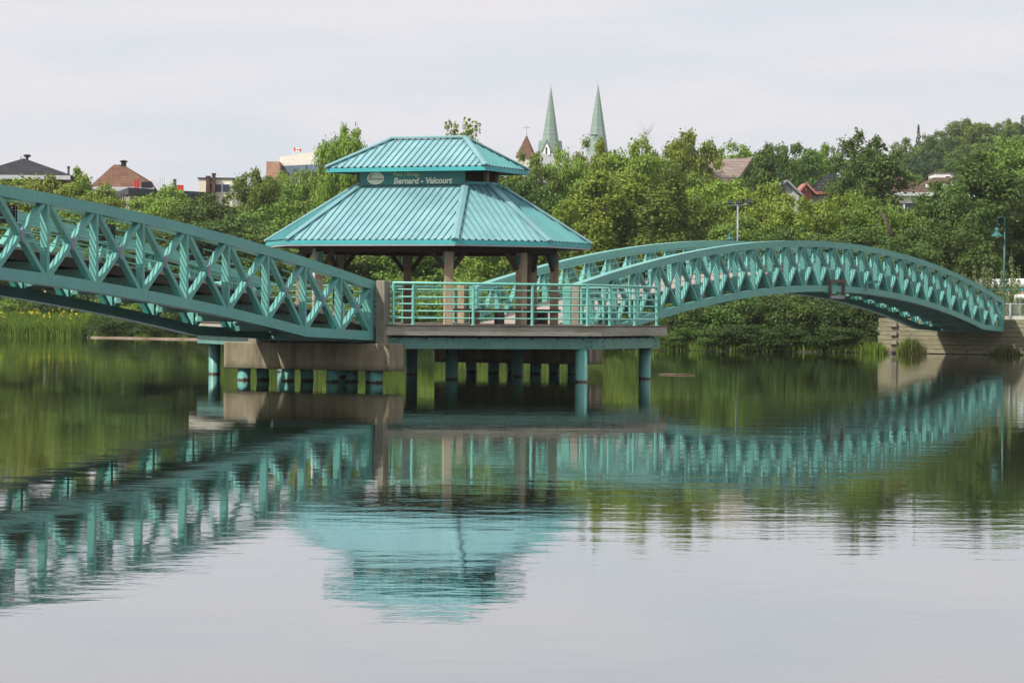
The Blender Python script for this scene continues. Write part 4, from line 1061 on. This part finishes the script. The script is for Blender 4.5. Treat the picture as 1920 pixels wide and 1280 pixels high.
for t_ in (.1, .6): q = a.lerp(b, t_); mb.box(q.x - .1, q.x + .1, y - .1, y + .1, gh(q.x, y) - .1, q.z - .15)
mb.build('cradle', GREYM, lo)

# ------------------------------------------------------------------ vegetation
def leaf_mesh(name, clusters, per, size, seed, mat, upbias=.35, inner=.35, flat=1.0):
    g = np.random.default_rng(seed); C = []; NR = []
    for (c, r) in clusters:
        k = int(per * (r[0] * r[1] + r[0] * r[2] + r[1] * r[2]) / 3)
        d = g.normal(size=(k, 3)); d /= np.linalg.norm(d, axis=1)[:, None]
        d[:, 2] = np.where((d[:, 2] < -.35) & (g.random(k) < .6), -d[:, 2], d[:, 2])
        rad = inner + (1 - inner) * g.random(k) ** .5
        rad *= 1 + .22 * np.sin(d[:, 0] * 7 + c[0] * 3) * np.cos(d[:, 1] * 6 + c[1] * 2) + .15 * g.normal(size=k)
        C.append(np.array(c) + d * rad[:, None] * np.array(r)); 
        nn = d + g.normal(size=(k, 3)) * .65; nn[:, 2] += upbias; NR.append(nn)
    C = np.vstack(C); NR = np.vstack(NR); NR /= np.linalg.norm(NR, axis=1)[:, None]; k = len(C)
    t = np.cross(NR, g.normal(size=(k, 3))); t /= np.linalg.norm(t, axis=1)[:, None]; b = np.cross(NR, t)
    s = size * (.6 + .8 * g.random(k))[:, None]
    q = np.stack([C + t * s, C + b * s * .55 + t * s * .1, C - t * s * .8, C - b * s * .55 + t * s * .1], 1)
    q[:, 0] -= NR * s * .2
    V = q.reshape(-1, 3)
    me = bpy.data.meshes.new(name); me.vertices.add(4 * k); me.loops.add(4 * k); me.polygons.add(k)
    me.vertices.foreach_set('co', V.ravel().astype(np.float32)); me.loops.foreach_set('vertex_index', np.arange(4 * k, dtype=np.int32))
    me.polygons.foreach_set('loop_start', np.arange(0, 4 * k, 4, dtype=np.int32)); me.polygons.foreach_set('loop_total', np.full(k, 4, dtype=np.int32))
    me.materials.append(mat); me.update(calc_edges=True); return me
def crown_clusters(kind, seed):
    g = random.Random(seed); out = []
    if kind == 'broad':      # 10 high, 9 wide
        for k in range(78):
            a = g.uniform(0, 6.283); t = g.random(); z = 1.6 + 7.0 * t ** .85
            env = 4.2 * math.sin(math.pi * min(1, (z - .2) / 10.3)) ** .55 * g.uniform(.45, 1.06)
            r = g.uniform(.5, 1.15); out.append(((env * math.cos(a), env * math.sin(a), z), (r * 1.15, r * 1.15, r * .72)))
        for k in range(9):
            a = k * .7; out.append(((.9 * math.cos(a), .9 * math.sin(a), 2.6 + k * .6), (2.3, 2.3, 1.3)))
        for k in range(5):
            a = g.uniform(0, 6.283); e = g.uniform(0, 2.2); r = g.uniform(.5, .8); out.append(((e * math.cos(a), e * math.sin(a), g.uniform(8.8, 9.6)), (r, r, r)))
    elif kind == 'oval':     # 12 high, 6 wide
        for k in range(70):
            a = g.uniform(0, 6.283); t = g.random(); z = .8 + 10 * t
            env = 2.8 * math.sin(math.pi * min(1, (z + .8) / 12.6)) ** .6 * g.uniform(.35, 1.12)
            r = g.uniform(.4, .95); out.append(((env * math.cos(a), env * math.sin(a), z), (r, r, r * 1.0)))
        for k in range(8):
            a = k * .8; out.append(((.4 * math.cos(a), .4 * math.sin(a), 2.2 + k * .95), (1.5, 1.5, 1.2)))
        for k in range(3):
            a = g.uniform(0, 6.283); e = g.uniform(0, 1.0); out.append(((e * math.cos(a), e * math.sin(a), g.uniform(10.8, 11.5)), (.4, .4, .7)))
    elif kind == 'cone':     # 11 high, 7 wide, yellow-green cedar like mass
        for k in range(7):
            out.append(((0, 0, 1.5 + k * 1.0), (2.1 - k * .25, 2.1 - k * .25, 1.2)))
        for k in range(110):
            a = g.uniform(0, 6.283); t = g.random() ** 1.25; z = .6 + 9.8 * t
            env = 3.5 * (1 - t) ** .6 * g.uniform(.4, 1.05) + .1
            r = g.uniform(.3, .75); out.append(((env * math.cos(a), env * math.sin(a), z), (r * .9, r * .9, r * 1.2)))
    elif kind == 'conifer':  # 14 high, 5 wide
        for k in range(80):
            t = (k + g.random()) / 80; z = 1.2 + 12.4 * t; R = 2.5 * (1 - t) ** .85 + .12; a = k * 2.399
            e = R * g.uniform(.5, .95); out.append(((e * math.cos(a), e * math.sin(a), z - .15 * e), (max(.2, R * .42), max(.2, R * .42), .28 + .18 * (1 - t))))
    elif kind == 'sparse':   # 12 high, 5 wide
        for k in range(40):
            a = g.uniform(0, 6.283); z = 3 + 8.8 * g.random(); e = g.uniform(.2, 1.9) * (1.25 - z / 14); r = g.uniform(.35, .8)
            out.append(((e * math.cos(a), e * math.sin(a), z), (r * .8, r * .8, r * 1.1)))
    elif kind == 'shrub':    # 3.6 high, 5 wide, leaves down to the ground
        for k in range(34):
            a = g.uniform(0, 6.283); e = 2.3 * math.sqrt(g.random()); z = .25 + 2.9 * g.random() * (1 - (e / 2.9) ** 2) ; r = g.uniform(.4, .78)
            out.append(((e * math.cos(a), e * math.sin(a) * .9, z), (r * 1.1, r * 1.1, r * .8)))
    elif kind == 'willow':
        for k in range(40):
            a = g.uniform(0, 6.283); e = 2.2 * math.sqrt(g.random()); z = .5 + 3.2 * g.random() * (1 - (e / 3.2) ** 2)
            out.append(((e * math.cos(a), e * math.sin(a), z), (.22, .22, .75)))
    return out
SPEC = {'broad': (10, 9, 300, .15), 'oval': (12, 6, 330, .14), 'cone': (11, 7, 420, .125), 'conifer': (14, 5, 620, .15), 'sparse': (12, 4.4, 200, .15), 'shrub': (3.6, 5.2, 480, .09), 'willow': (4.2, 5, 700, .09)}
PROTO = {}; EXT = {}
def proto(kind, tone, v):
    key = (kind, tone, v)
    if key in PROTO: return PROTO[key]
    H_, W_, per, size = SPEC[kind]
    base = ('mesh', kind, v)
    cl = crown_clusters(kind, 100 + v * 17 + len(kind))
    if base not in PROTO:
        PROTO[base] = leaf_mesh('crown', cl, per, size, 5 + v, LEAF[tone], inner=.3 if kind != 'willow' else .1)
        co = np.empty(len(PROTO[base].vertices) * 3, dtype=np.float32); PROTO[base].vertices.foreach_get('co', co); co = co.reshape(-1, 3)
        EXT[(kind, v)] = (float(np.quantile(co[:, 2], .997)), float(np.quantile(co[:, 0], .99) - np.quantile(co[:, 0], .01)))
        mb = MB(); g = random.Random(v + 50); H0_ = H_ * (.55 if kind in ('broad',) else .8)
        if kind in ('shrub', 'willow'):
            for k in range(7):
                a = g.uniform(0, 6.283); mb.tube([(0, 0, -.3), (.5 * math.cos(a), .5 * math.sin(a), .8), (1.3 * math.cos(a), 1.3 * math.sin(a), 1.9)], [.05, .035, .015], 5)
        else:
            mb.tube([(0, 0, -.8), (.05, .05, H0_ * .3), (-.1, .1, H0_ * .7), (.05, 0, H0_)], [.24, .19, .13, .05], 8)
            for (c, r) in g.sample(cl, min(12, len(cl))):
                z0 = max(.8, min(c[2] * .55, H0_ * .85)); mb.tube([(0, 0, z0), (c[0] * .45, c[1] * .45, z0 + (c[2] - z0) * .6), c], [.085, .05, .02], 5)
        me = bpy.data.meshes.new('trunk'); me.from_pydata([tuple(q) for q in mb.v], [], mb.f); me.materials.append(BARK); me.update(); PROTO[('t',) + base] = me
    m0 = PROTO[base]
    if m0.materials[0] != LEAF[tone]:
        m1 = m0.copy(); m1.materials.clear(); m1.materials.append(LEAF[tone]); me = m1
    else: me = m0
    PROTO[key] = (me, PROTO[('t',) + base]); return PROTO[key]
TN = {'broad': 'broadleaf_tree', 'oval': 'broadleaf_tree', 'cone': 'cedar_tree', 'conifer': 'spruce_tree', 'sparse': 'sapling', 'shrub': 'shrub', 'willow': 'willow_shrub'}
CAT = {'broad': 'tree', 'oval': 'tree', 'cone': 'tree', 'conifer': 'tree', 'sparse': 'tree', 'shrub': 'shrub', 'willow': 'shrub'}
tv = 0
def tree(kind, tone, px, ytop, wpx, y, label, group=None, base=None):
    global tv; tv += 1
    H_, W_, _, _ = SPEC[kind]
    top = at(px, ytop, y); x = top.x
    if ytop is None: pass
    zb = gh(x, y) if base is None else base
    h = max(.8, top.z - zb); w = wpx * y / F_PX * (1.34 if kind in ('broad', 'oval') else 1.12 if kind == 'cone' else 1)
    v = tv % (3 if kind in ('broad', 'oval', 'shrub') else 2)
    me, tm = proto(kind, tone, v)
    H_, W_ = EXT[(kind, v)]
    r = empty(TN[kind], (x, y, zb - .05), label, CAT[kind], group)
    r.scale = (w / W_, w / W_ * 1.05, h / H_); r.rotation_euler = (0, 0, rnd.uniform(0, 6.28) if True else 0)
    c = bpy.data.objects.new('crown', me); COL.objects.link(c); c.parent = r
    t_ = bpy.data.objects.new('trunk' if CAT[kind] == 'tree' else 'stems', tm); COL.objects.link(t_); t_.parent = r
    return r
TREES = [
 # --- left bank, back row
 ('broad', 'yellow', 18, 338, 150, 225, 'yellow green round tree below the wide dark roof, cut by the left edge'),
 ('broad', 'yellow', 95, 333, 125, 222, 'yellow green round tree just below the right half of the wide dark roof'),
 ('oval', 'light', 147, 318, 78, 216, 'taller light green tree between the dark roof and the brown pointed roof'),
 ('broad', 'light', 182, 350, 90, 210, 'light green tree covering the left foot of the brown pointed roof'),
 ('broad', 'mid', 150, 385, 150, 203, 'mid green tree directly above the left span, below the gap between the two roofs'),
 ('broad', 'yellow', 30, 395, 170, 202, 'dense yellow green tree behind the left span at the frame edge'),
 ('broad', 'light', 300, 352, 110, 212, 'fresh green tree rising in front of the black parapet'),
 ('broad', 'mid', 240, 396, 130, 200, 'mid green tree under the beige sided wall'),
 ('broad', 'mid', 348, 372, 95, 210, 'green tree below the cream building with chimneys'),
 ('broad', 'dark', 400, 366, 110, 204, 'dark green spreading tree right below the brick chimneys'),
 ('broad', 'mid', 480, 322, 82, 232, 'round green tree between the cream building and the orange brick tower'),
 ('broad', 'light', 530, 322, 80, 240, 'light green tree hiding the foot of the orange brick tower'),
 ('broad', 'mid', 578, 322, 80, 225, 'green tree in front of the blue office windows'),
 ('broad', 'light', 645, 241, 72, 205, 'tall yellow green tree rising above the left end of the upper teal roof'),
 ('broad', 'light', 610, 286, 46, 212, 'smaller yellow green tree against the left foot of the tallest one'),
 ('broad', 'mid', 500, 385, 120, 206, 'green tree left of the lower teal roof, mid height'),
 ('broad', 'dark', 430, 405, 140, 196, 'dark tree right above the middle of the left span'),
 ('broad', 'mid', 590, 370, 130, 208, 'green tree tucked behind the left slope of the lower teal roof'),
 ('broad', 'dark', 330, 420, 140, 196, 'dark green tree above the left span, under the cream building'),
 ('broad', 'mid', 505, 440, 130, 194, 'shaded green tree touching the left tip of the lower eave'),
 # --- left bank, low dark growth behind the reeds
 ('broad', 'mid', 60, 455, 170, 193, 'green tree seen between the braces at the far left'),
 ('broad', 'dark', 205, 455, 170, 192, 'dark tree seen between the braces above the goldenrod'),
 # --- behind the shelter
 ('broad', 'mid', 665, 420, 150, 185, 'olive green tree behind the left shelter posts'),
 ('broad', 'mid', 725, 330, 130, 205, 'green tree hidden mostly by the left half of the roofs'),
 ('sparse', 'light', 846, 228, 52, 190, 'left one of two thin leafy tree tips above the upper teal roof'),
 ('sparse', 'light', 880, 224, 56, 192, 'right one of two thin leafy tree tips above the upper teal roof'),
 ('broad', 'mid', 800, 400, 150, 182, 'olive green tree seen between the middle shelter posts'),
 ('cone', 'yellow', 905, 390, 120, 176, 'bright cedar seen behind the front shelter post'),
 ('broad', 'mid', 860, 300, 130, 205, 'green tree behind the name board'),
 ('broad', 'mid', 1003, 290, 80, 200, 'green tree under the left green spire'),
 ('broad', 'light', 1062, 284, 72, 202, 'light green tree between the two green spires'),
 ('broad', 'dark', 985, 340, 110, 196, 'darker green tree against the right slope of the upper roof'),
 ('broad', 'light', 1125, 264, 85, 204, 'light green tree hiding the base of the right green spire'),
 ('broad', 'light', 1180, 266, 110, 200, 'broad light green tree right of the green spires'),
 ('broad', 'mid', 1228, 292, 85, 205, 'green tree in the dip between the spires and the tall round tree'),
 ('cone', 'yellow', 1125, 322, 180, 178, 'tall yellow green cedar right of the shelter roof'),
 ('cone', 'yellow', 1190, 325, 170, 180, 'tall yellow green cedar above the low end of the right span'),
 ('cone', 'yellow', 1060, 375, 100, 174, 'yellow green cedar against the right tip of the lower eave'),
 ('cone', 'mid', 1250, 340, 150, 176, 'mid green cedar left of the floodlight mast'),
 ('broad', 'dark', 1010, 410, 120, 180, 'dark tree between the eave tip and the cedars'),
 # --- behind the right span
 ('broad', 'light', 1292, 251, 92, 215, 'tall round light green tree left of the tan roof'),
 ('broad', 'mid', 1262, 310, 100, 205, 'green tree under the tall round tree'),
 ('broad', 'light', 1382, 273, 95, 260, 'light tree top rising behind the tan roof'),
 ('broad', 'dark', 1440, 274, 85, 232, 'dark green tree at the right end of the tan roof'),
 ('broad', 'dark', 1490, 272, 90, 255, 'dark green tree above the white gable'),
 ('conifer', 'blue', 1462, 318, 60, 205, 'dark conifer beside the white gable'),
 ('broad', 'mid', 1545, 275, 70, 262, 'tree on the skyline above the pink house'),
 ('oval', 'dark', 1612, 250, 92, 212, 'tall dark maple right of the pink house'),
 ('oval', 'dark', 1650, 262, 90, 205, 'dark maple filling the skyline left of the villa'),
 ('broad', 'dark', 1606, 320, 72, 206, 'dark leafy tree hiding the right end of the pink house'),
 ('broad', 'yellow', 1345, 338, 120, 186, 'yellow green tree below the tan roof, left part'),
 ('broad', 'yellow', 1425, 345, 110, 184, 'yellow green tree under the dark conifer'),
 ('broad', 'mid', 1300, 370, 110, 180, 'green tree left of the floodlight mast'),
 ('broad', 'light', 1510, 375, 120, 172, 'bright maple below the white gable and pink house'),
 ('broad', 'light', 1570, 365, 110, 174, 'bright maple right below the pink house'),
 ('broad', 'mid', 1395, 410, 120, 168, 'shaded green tree behind the floodlight mast'),
 ('broad', 'dark', 1470, 425, 110, 162, 'dark low tree behind the crown of the right span'),
 ('broad', 'mid', 1640, 372, 110, 166, 'green maple with a leaning trunk, left of the villa'),
 ('broad', 'dark', 1600, 425, 110, 160, 'dark tree just above the falling side of the right span'),
 ('broad', 'dark', 1790, 345, 115, 168, 'dark maple right of the villa'),
 ('oval', 'dark', 1838, 290, 120, 172, 'large dark maple in front of the wooded hill at the right'),
 ('broad', 'mid', 1705, 400, 100, 164, 'green tree below the villa wall'),
 ('broad', 'dark', 1770, 415, 130, 160, 'dark dense tree above the right end of the span'),
 ('broad', 'mid', 1905, 262, 120, 235, 'green tree on the hill foot at the right edge'),
 ('broad', 'dark', 1900, 340, 100, 176, 'dark tree screening the peach building at the right edge'),
 ('broad', 'dark', 1690, 445, 110, 156, 'dark low tree above the right span, right of its crown'),
]
for t_ in TREES: tree(*t_[:6], t_[6], 'trees behind the bridge')
# wooded hill: individual trees, each a thing
hill = random.Random(11)
spots = [(1700, 262, 70, 420, 'oval', 'mid'), (1721, 237, 30, 440, 'conifer', 'blue'), (1745, 255, 45, 430, 'broad', 'dark'), (1770, 250, 60, 450, 'broad', 'dark'), (1812, 226, 78, 470, 'broad', 'mid'),
         (1850, 238, 45, 480, 'oval', 'blue'), (1868, 236, 26, 500, 'conifer', 'blue'), (1890, 226, 50, 500, 'broad', 'mid'), (1916, 219, 34, 480, 'conifer', 'blue'), (1782, 258, 26, 430, 'conifer', 'blue'),
         (1710, 290, 50, 390, 'broad', 'dark'), (1740, 285, 60, 385, 'broad', 'blue'), (1775, 290, 60, 390, 'oval', 'mid'), (1810, 275, 60, 400, 'broad', 'dark'), (1845, 270, 60, 410, 'broad', 'mid'),
         (1880, 265, 60, 400, 'broad', 'dark'), (1915, 262, 60, 390, 'broad', 'mid'), (1728, 310, 26, 360, 'conifer', 'blue'), (1757, 300, 30, 362, 'conifer', 'blue'), (1795, 305, 60, 360, 'broad', 'dark'), (1700, 320, 50, 350, 'broad', 'mid')]
tones = {'conifer': 'dark spruce', 'broad': 'round leafy tree', 'oval': 'tall leafy tree'}
labs = ['leftmost leafy tree on the hill skyline', 'tall spruce tip sticking up on the left of the hill skyline', 'dark tree right beside the skyline spruce', 'dark round tree in the skyline dip of the hill',
        'highest broad tree on the hill skyline', 'blue green tree right of the highest hill tree', 'narrow spruce between two hill trees', 'pale loose tree near the right end of the hill skyline', 'dark spruce at the right end of the hill skyline',
        'short spruce left of the highest hill tree', 'hillside tree low at the left end of the hill', 'bluish hillside tree above the villa roof', 'hillside tree above the white flat building', 'dark hillside tree under the highest hill tree',
        'hillside tree behind the large dark maple top', 'dark hillside tree near the right edge', 'hillside tree cut by the right edge', 'small spruce just above the villa roof', 'small spruce left of the white flat building', 'dark tree behind the white flat building', 'tree touching the left end of the villa roof']
for (px, yt, w_, y_, k_, to_), lb in zip(spots, labs): tree(k_, to_, px, yt, w_, y_, lb, 'trees on the wooded hill')
hf = []
gq = random.Random(21)
for k in range(900):
    yy = gq.uniform(300, 560); px = gq.uniform(1640, 2060); x_ = (px - 960) / F_PX * yy
    hcan = gq.uniform(3.5, 7.0) * sstep(px, 1640, 1740); r_ = gq.uniform(1.0, 2.2)
    hf.append(((x_, yy, gh(x_, yy) + hcan * gq.random() ** .4 - 1.0), (r_, r_, r_ * .9)))
me = leaf_mesh('hillside_forest', hf, 26, .42, 77, LEAF['dark'], inner=.5)
o = bpy.data.objects.new('hillside_forest', me); COL.objects.link(o); tag(o, 'dense woodland covering the hill behind the villa', 'forest', kind='stuff')
# waterside shrubs under the right span
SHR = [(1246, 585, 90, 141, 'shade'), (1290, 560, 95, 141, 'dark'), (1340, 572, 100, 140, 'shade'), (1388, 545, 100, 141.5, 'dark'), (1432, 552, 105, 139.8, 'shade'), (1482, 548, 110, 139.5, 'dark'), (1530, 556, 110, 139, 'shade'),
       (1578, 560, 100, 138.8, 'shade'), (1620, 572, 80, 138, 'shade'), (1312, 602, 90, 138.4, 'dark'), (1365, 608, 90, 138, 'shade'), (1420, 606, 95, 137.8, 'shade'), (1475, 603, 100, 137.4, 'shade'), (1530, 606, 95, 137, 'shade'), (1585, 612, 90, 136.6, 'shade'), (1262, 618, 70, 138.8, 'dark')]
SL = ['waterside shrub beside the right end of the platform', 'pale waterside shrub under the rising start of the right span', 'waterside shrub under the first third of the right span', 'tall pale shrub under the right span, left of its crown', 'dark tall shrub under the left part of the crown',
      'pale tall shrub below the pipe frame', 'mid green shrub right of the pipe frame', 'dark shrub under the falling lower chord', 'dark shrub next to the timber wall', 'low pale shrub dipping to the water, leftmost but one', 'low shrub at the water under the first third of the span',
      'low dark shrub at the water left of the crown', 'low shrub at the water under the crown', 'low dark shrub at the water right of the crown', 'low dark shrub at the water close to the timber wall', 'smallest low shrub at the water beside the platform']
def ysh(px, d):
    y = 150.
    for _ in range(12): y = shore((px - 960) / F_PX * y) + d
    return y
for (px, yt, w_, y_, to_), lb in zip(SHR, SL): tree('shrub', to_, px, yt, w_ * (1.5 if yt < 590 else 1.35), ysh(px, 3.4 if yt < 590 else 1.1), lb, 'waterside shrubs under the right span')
# shrubs on the left bank and behind the shelter
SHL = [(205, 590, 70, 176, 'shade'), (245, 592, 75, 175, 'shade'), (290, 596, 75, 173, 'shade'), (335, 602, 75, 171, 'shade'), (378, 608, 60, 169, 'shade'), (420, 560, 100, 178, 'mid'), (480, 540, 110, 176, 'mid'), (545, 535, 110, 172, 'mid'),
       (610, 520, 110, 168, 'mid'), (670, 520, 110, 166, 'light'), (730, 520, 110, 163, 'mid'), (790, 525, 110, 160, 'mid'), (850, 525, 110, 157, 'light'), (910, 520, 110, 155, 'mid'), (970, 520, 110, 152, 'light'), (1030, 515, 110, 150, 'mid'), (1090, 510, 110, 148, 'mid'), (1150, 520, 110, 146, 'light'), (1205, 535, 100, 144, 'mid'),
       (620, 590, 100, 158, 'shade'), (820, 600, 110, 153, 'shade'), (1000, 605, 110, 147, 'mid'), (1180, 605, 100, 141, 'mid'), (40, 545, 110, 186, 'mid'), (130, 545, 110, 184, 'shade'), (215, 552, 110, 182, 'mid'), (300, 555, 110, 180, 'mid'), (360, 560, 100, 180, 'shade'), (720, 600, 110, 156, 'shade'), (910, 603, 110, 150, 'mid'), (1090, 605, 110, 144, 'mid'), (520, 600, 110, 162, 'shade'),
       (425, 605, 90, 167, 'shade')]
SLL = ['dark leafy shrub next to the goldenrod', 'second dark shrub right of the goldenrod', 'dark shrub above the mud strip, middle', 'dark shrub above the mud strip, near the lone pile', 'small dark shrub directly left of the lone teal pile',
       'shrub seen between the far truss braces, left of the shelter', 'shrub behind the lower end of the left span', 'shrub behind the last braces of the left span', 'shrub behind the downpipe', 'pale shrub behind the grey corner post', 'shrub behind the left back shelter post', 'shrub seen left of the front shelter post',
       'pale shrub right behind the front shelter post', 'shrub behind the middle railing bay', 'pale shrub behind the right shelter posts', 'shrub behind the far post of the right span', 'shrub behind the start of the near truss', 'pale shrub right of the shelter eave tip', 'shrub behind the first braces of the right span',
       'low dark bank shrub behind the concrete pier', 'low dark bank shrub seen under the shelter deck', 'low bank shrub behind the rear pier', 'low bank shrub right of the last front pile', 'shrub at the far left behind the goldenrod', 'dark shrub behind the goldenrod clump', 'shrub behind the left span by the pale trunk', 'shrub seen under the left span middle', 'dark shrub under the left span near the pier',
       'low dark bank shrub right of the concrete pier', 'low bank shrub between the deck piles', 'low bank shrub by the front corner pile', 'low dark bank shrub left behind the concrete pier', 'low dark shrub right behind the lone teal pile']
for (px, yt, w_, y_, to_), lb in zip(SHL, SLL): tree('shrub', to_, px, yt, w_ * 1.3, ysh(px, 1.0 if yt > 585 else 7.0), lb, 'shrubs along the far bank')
for px, yt, w_, y_, lb in ((1845, 497, 95, 147, 'grey green feathery willow shrub beside the right lamp'), (1905, 480, 80, 152, 'tall willow shrub at the right edge behind the lamp'), (1800, 520, 70, 143, 'low willow shrub above the end of the right span'), (1905, 540, 60, 143, 'low bush behind the wire fence')):
    tree('willow', 'willow', px, yt, w_, y_, lb, 'willow shrubs at the right bank')
# visible trunks
def trunk(a, b, r0, r1, mat, label):
    mb = MB(); m_ = a.lerp(b, .5) + Vector((.08, 0, 0)); mb.tube([a, m_, b], [r0, (r0 + r1) / 2, r1], 8)
    tag(mb.build('dead_tree', mat, smooth=True), label, 'dead tree', 'bare trees showing between the leaves')
for px, y_, yt, m_, lb in ((105, 183, 560, BARKP, 'pale grey trunk behind the goldenrod, right of the pair'), (82, 184, 556, BARKP, 'slim pale trunk behind the goldenrod, left of the pair')):
    a = at(px, 596, y_); a.z = gh(a.x, a.y) - .1; b = at(px + 2, yt, y_); trunk(a, b + Z * .4, .10, .07, m_, lb)
a = at(1674, 452, 158); b = at(1652, 400, 158); trunk(a, b, .13, .08, BARK, 'dark leaning trunk in front of the green maple left of the villa')

# grasses: uncountable blades
def blades(name, spots_, n, hmin, hmax, w, mat, seed):
    g = np.random.default_rng(seed); V = []; k = 0
    for i in range(n):
        x, y = spots_(g); z = max(.02, gh(x, y)) - .03; h = g.uniform(hmin, hmax); a = g.uniform(0, math.pi); dx, dy = math.cos(a) * w, math.sin(a) * w
        lx, ly = g.normal() * .16 * h, g.normal() * .16 * h
        V += [(x - dx, y - dy, z), (x + dx, y + dy, z), (x + dx * .8 + lx * .4, y + dy * .8 + ly * .4, z + h * .6), (x + lx, y + ly, z + h), (x - dx * .8 + lx * .4, y - dy * .8 + ly * .4, z + h * .6)]; k += 1
    me = bpy.data.meshes.new(name); me.from_pydata(V, [], [tuple(range(5 * i, 5 * i + 5)) for i in range(k)]); me.materials.append(mat); me.update()
    o = bpy.data.objects.new(name, me); COL.objects.link(o); return o
GR = leaf_mat('reed_leaves', (.085, .155, .018), (.21, .28, .04)); GR.name = 'reed_leaves'
GY = leaf_mat('goldenrod_flowers', (.50, .44, .02), (.62, .52, .03)); GDRY = leaf_mat('dry_grass', (.10, .12, .03), (.22, .22, .08))
def left_bank(g):
    px = g.uniform(-60, 182); x = (px - 960) / F_PX * 178; d = g.uniform(0, 1) ** 1.3 * 5 - .12; return x, shore(x) + d
o = blades('tall_grass', left_bank, 20000, .25, .95, .026, GR, 1); tag(o, 'bright tall grass and goldenrod on the left bank', 'grass', kind='stuff')
def gold(g):
    c = [(70, 1.2), (100, 2), (150, 1.2), (10, 1.5), (158, .8), (125, 2.5)][g.integers(6)]; px = c[0] + g.normal() * 9; x = (px - 960) / F_PX * 178; return x, shore(x) + abs(c[1] + g.normal() * .5)
g = np.random.default_rng(4); mbv = []; mbf = []
for i in range(36):
    x, y = gold(g); z = gh(x, y) + g.uniform(.45, 1.4)
    for k in range(3):
        c = np.array([x, y, z]) + g.normal(size=3) * .05; s = .05; q = g.normal(size=(2, 3)); b = len(mbv); mbv += [tuple(c + q[0] * s), tuple(c + q[1] * s), tuple(c - q[0] * s), tuple(c - q[1] * s)]; mbf.append((b, b + 1, b + 2, b + 3))
me = bpy.data.meshes.new('goldenrod_flowers'); me.from_pydata(mbv, [], mbf); me.materials.append(GY); o = bpy.data.objects.new('goldenrod_flowers', me); COL.objects.link(o); tag(o, 'yellow goldenrod flower heads in the left bank grass', 'flowers', kind='stuff')
def all_bank(g):
    px = g.uniform(165, 1640); yy = np.interp(px, [165, 400, 840, 1240, 1640], [172, 165, 150, 138, 135]); x = (px - 960) / F_PX * yy; return x, shore(x) + g.uniform(-.1, 2.0)
o = blades('bank_grass', all_bank, 9000, .15, .4, .02, LEAF['mid'], 2); tag(o, 'low weeds fringing the far bank', 'weeds', kind='stuff')
def tuft(c, w, n, h, label, seed, base):
    g = np.random.default_rng(seed); V = []
    for i in range(n):
        x, y = c.x + max(-1.8, min(1.8, g.normal())) * w, c.y + g.normal() * .15; hh = h * g.uniform(.5, 1.05) * math.exp(-((x - c.x) / w) ** 2 * .25); a = g.uniform(0, 3.14); dx, dy = math.cos(a) * .012, math.sin(a) * .012; lx = g.normal() * .13
        V += [(x - dx, y - dy, base), (x + dx, y + dy, base), (x + lx * .4 + dx, y + dy, base + hh * .6), (x + lx, y, base + hh), (x + lx * .4 - dx, y - dy, base + hh * .6)]
    me = bpy.data.meshes.new('grass_tuft'); me.from_pydata(V, [], [tuple(range(5 * i, 5 * i + 5)) for i in range(n)]); me.materials.append(GR if seed % 2 else GDRY); me.update()
    o = bpy.data.objects.new('grass_tuft', me); COL.objects.link(o); tag(o, label, 'grass tuft', 'grass tufts at the foot of the timber wall')
for px, w_, n, h, lb, sd in ((1707, .30, 380, .85, 'tall grass tuft growing against the middle left of the timber wall', 3), (1650, .28, 320, .62, 'bright grass tuft at the left end of the timber wall', 5), (1718, .25, 200, .75, 'dry grass tuft right beside the tallest tuft', 6), (1878, .4, 300, .5, 'low dark tuft at the right foot of the timber wall', 8), (1632, .22, 200, .6, 'grass tuft between the last shrub and the timber wall', 7)):
    x = at(px, 660, 133.5).x; c = Vector((x, min(shore(x) + .1, (W(65.3, 0).y - (x - W(65.3, 0).x) * .441) - .25), 0)); tuft(c, w_, n, h, lb, sd, 0.0)
def wisp(px, py0, py1, y, lb, n=26):
    g = random.Random(int(px)); mb = MB(); a = at(px, py0, y); b = at(px, py1, y)
    mb.tube([a, b], [.03, .008], 5)
    for k in range(n):
        p = a.lerp(b, g.uniform(.2, 1)); mb.tube([p, p + Vector((g.uniform(-.7, .7), 0, g.uniform(.3, .9)))], [.012, .004], 4)
    tag(mb.build('bare_twigs', BARKP), lb, 'dead twigs')
wisp(1212, 292, 246, 202, 'fine bare twigs standing up above the trees right of the spires')

ff = []
for side in range(620):
    x_ = gq.uniform(-120, -42) if side % 3 else gq.uniform(48, 110); y_ = shore(x_) + gq.uniform(3, 70); hc = gq.uniform(5, 11); r_ = gq.uniform(1.3, 2.6)
    if abs(x_ / y_) * F_PX < 1010: continue
    ff.append(((x_, y_, gh(x_, y_) + hc * gq.random() ** .7), (r_, r_, r_ * .9)))
me = leaf_mesh('bank_woodland', ff, 20, .40, 78, LEAF['mid'], inner=.4)
o = bpy.data.objects.new('bank_woodland', me); COL.objects.link(o); tag(o, 'woodland continuing along the bank beyond the frame', 'forest', kind='stuff')
# ------------------------------------------------------------------ haze: the air between here and the far hill
hz = MB(); hz.box(-1510, 1510, -62, 3010, -3.0, 76)
hm = bpy.data.materials.new('haze'); hm.use_nodes = True; ht = hm.node_tree; ht.nodes.clear()
hv = ht.nodes.new('ShaderNodeVolumePrincipled'); hv.inputs['Color'].default_value = (.90, .93, .97, 1); hv.inputs['Density'].default_value = .00014; hv.inputs['Anisotropy'].default_value = .2
hout = ht.nodes.new('ShaderNodeOutputMaterial'); ht.links.new(hv.outputs[0], hout.inputs['Volume'])
tag(hz.build('haze', hm), 'thin summer haze over the river and town', 'haze', kind='stuff')
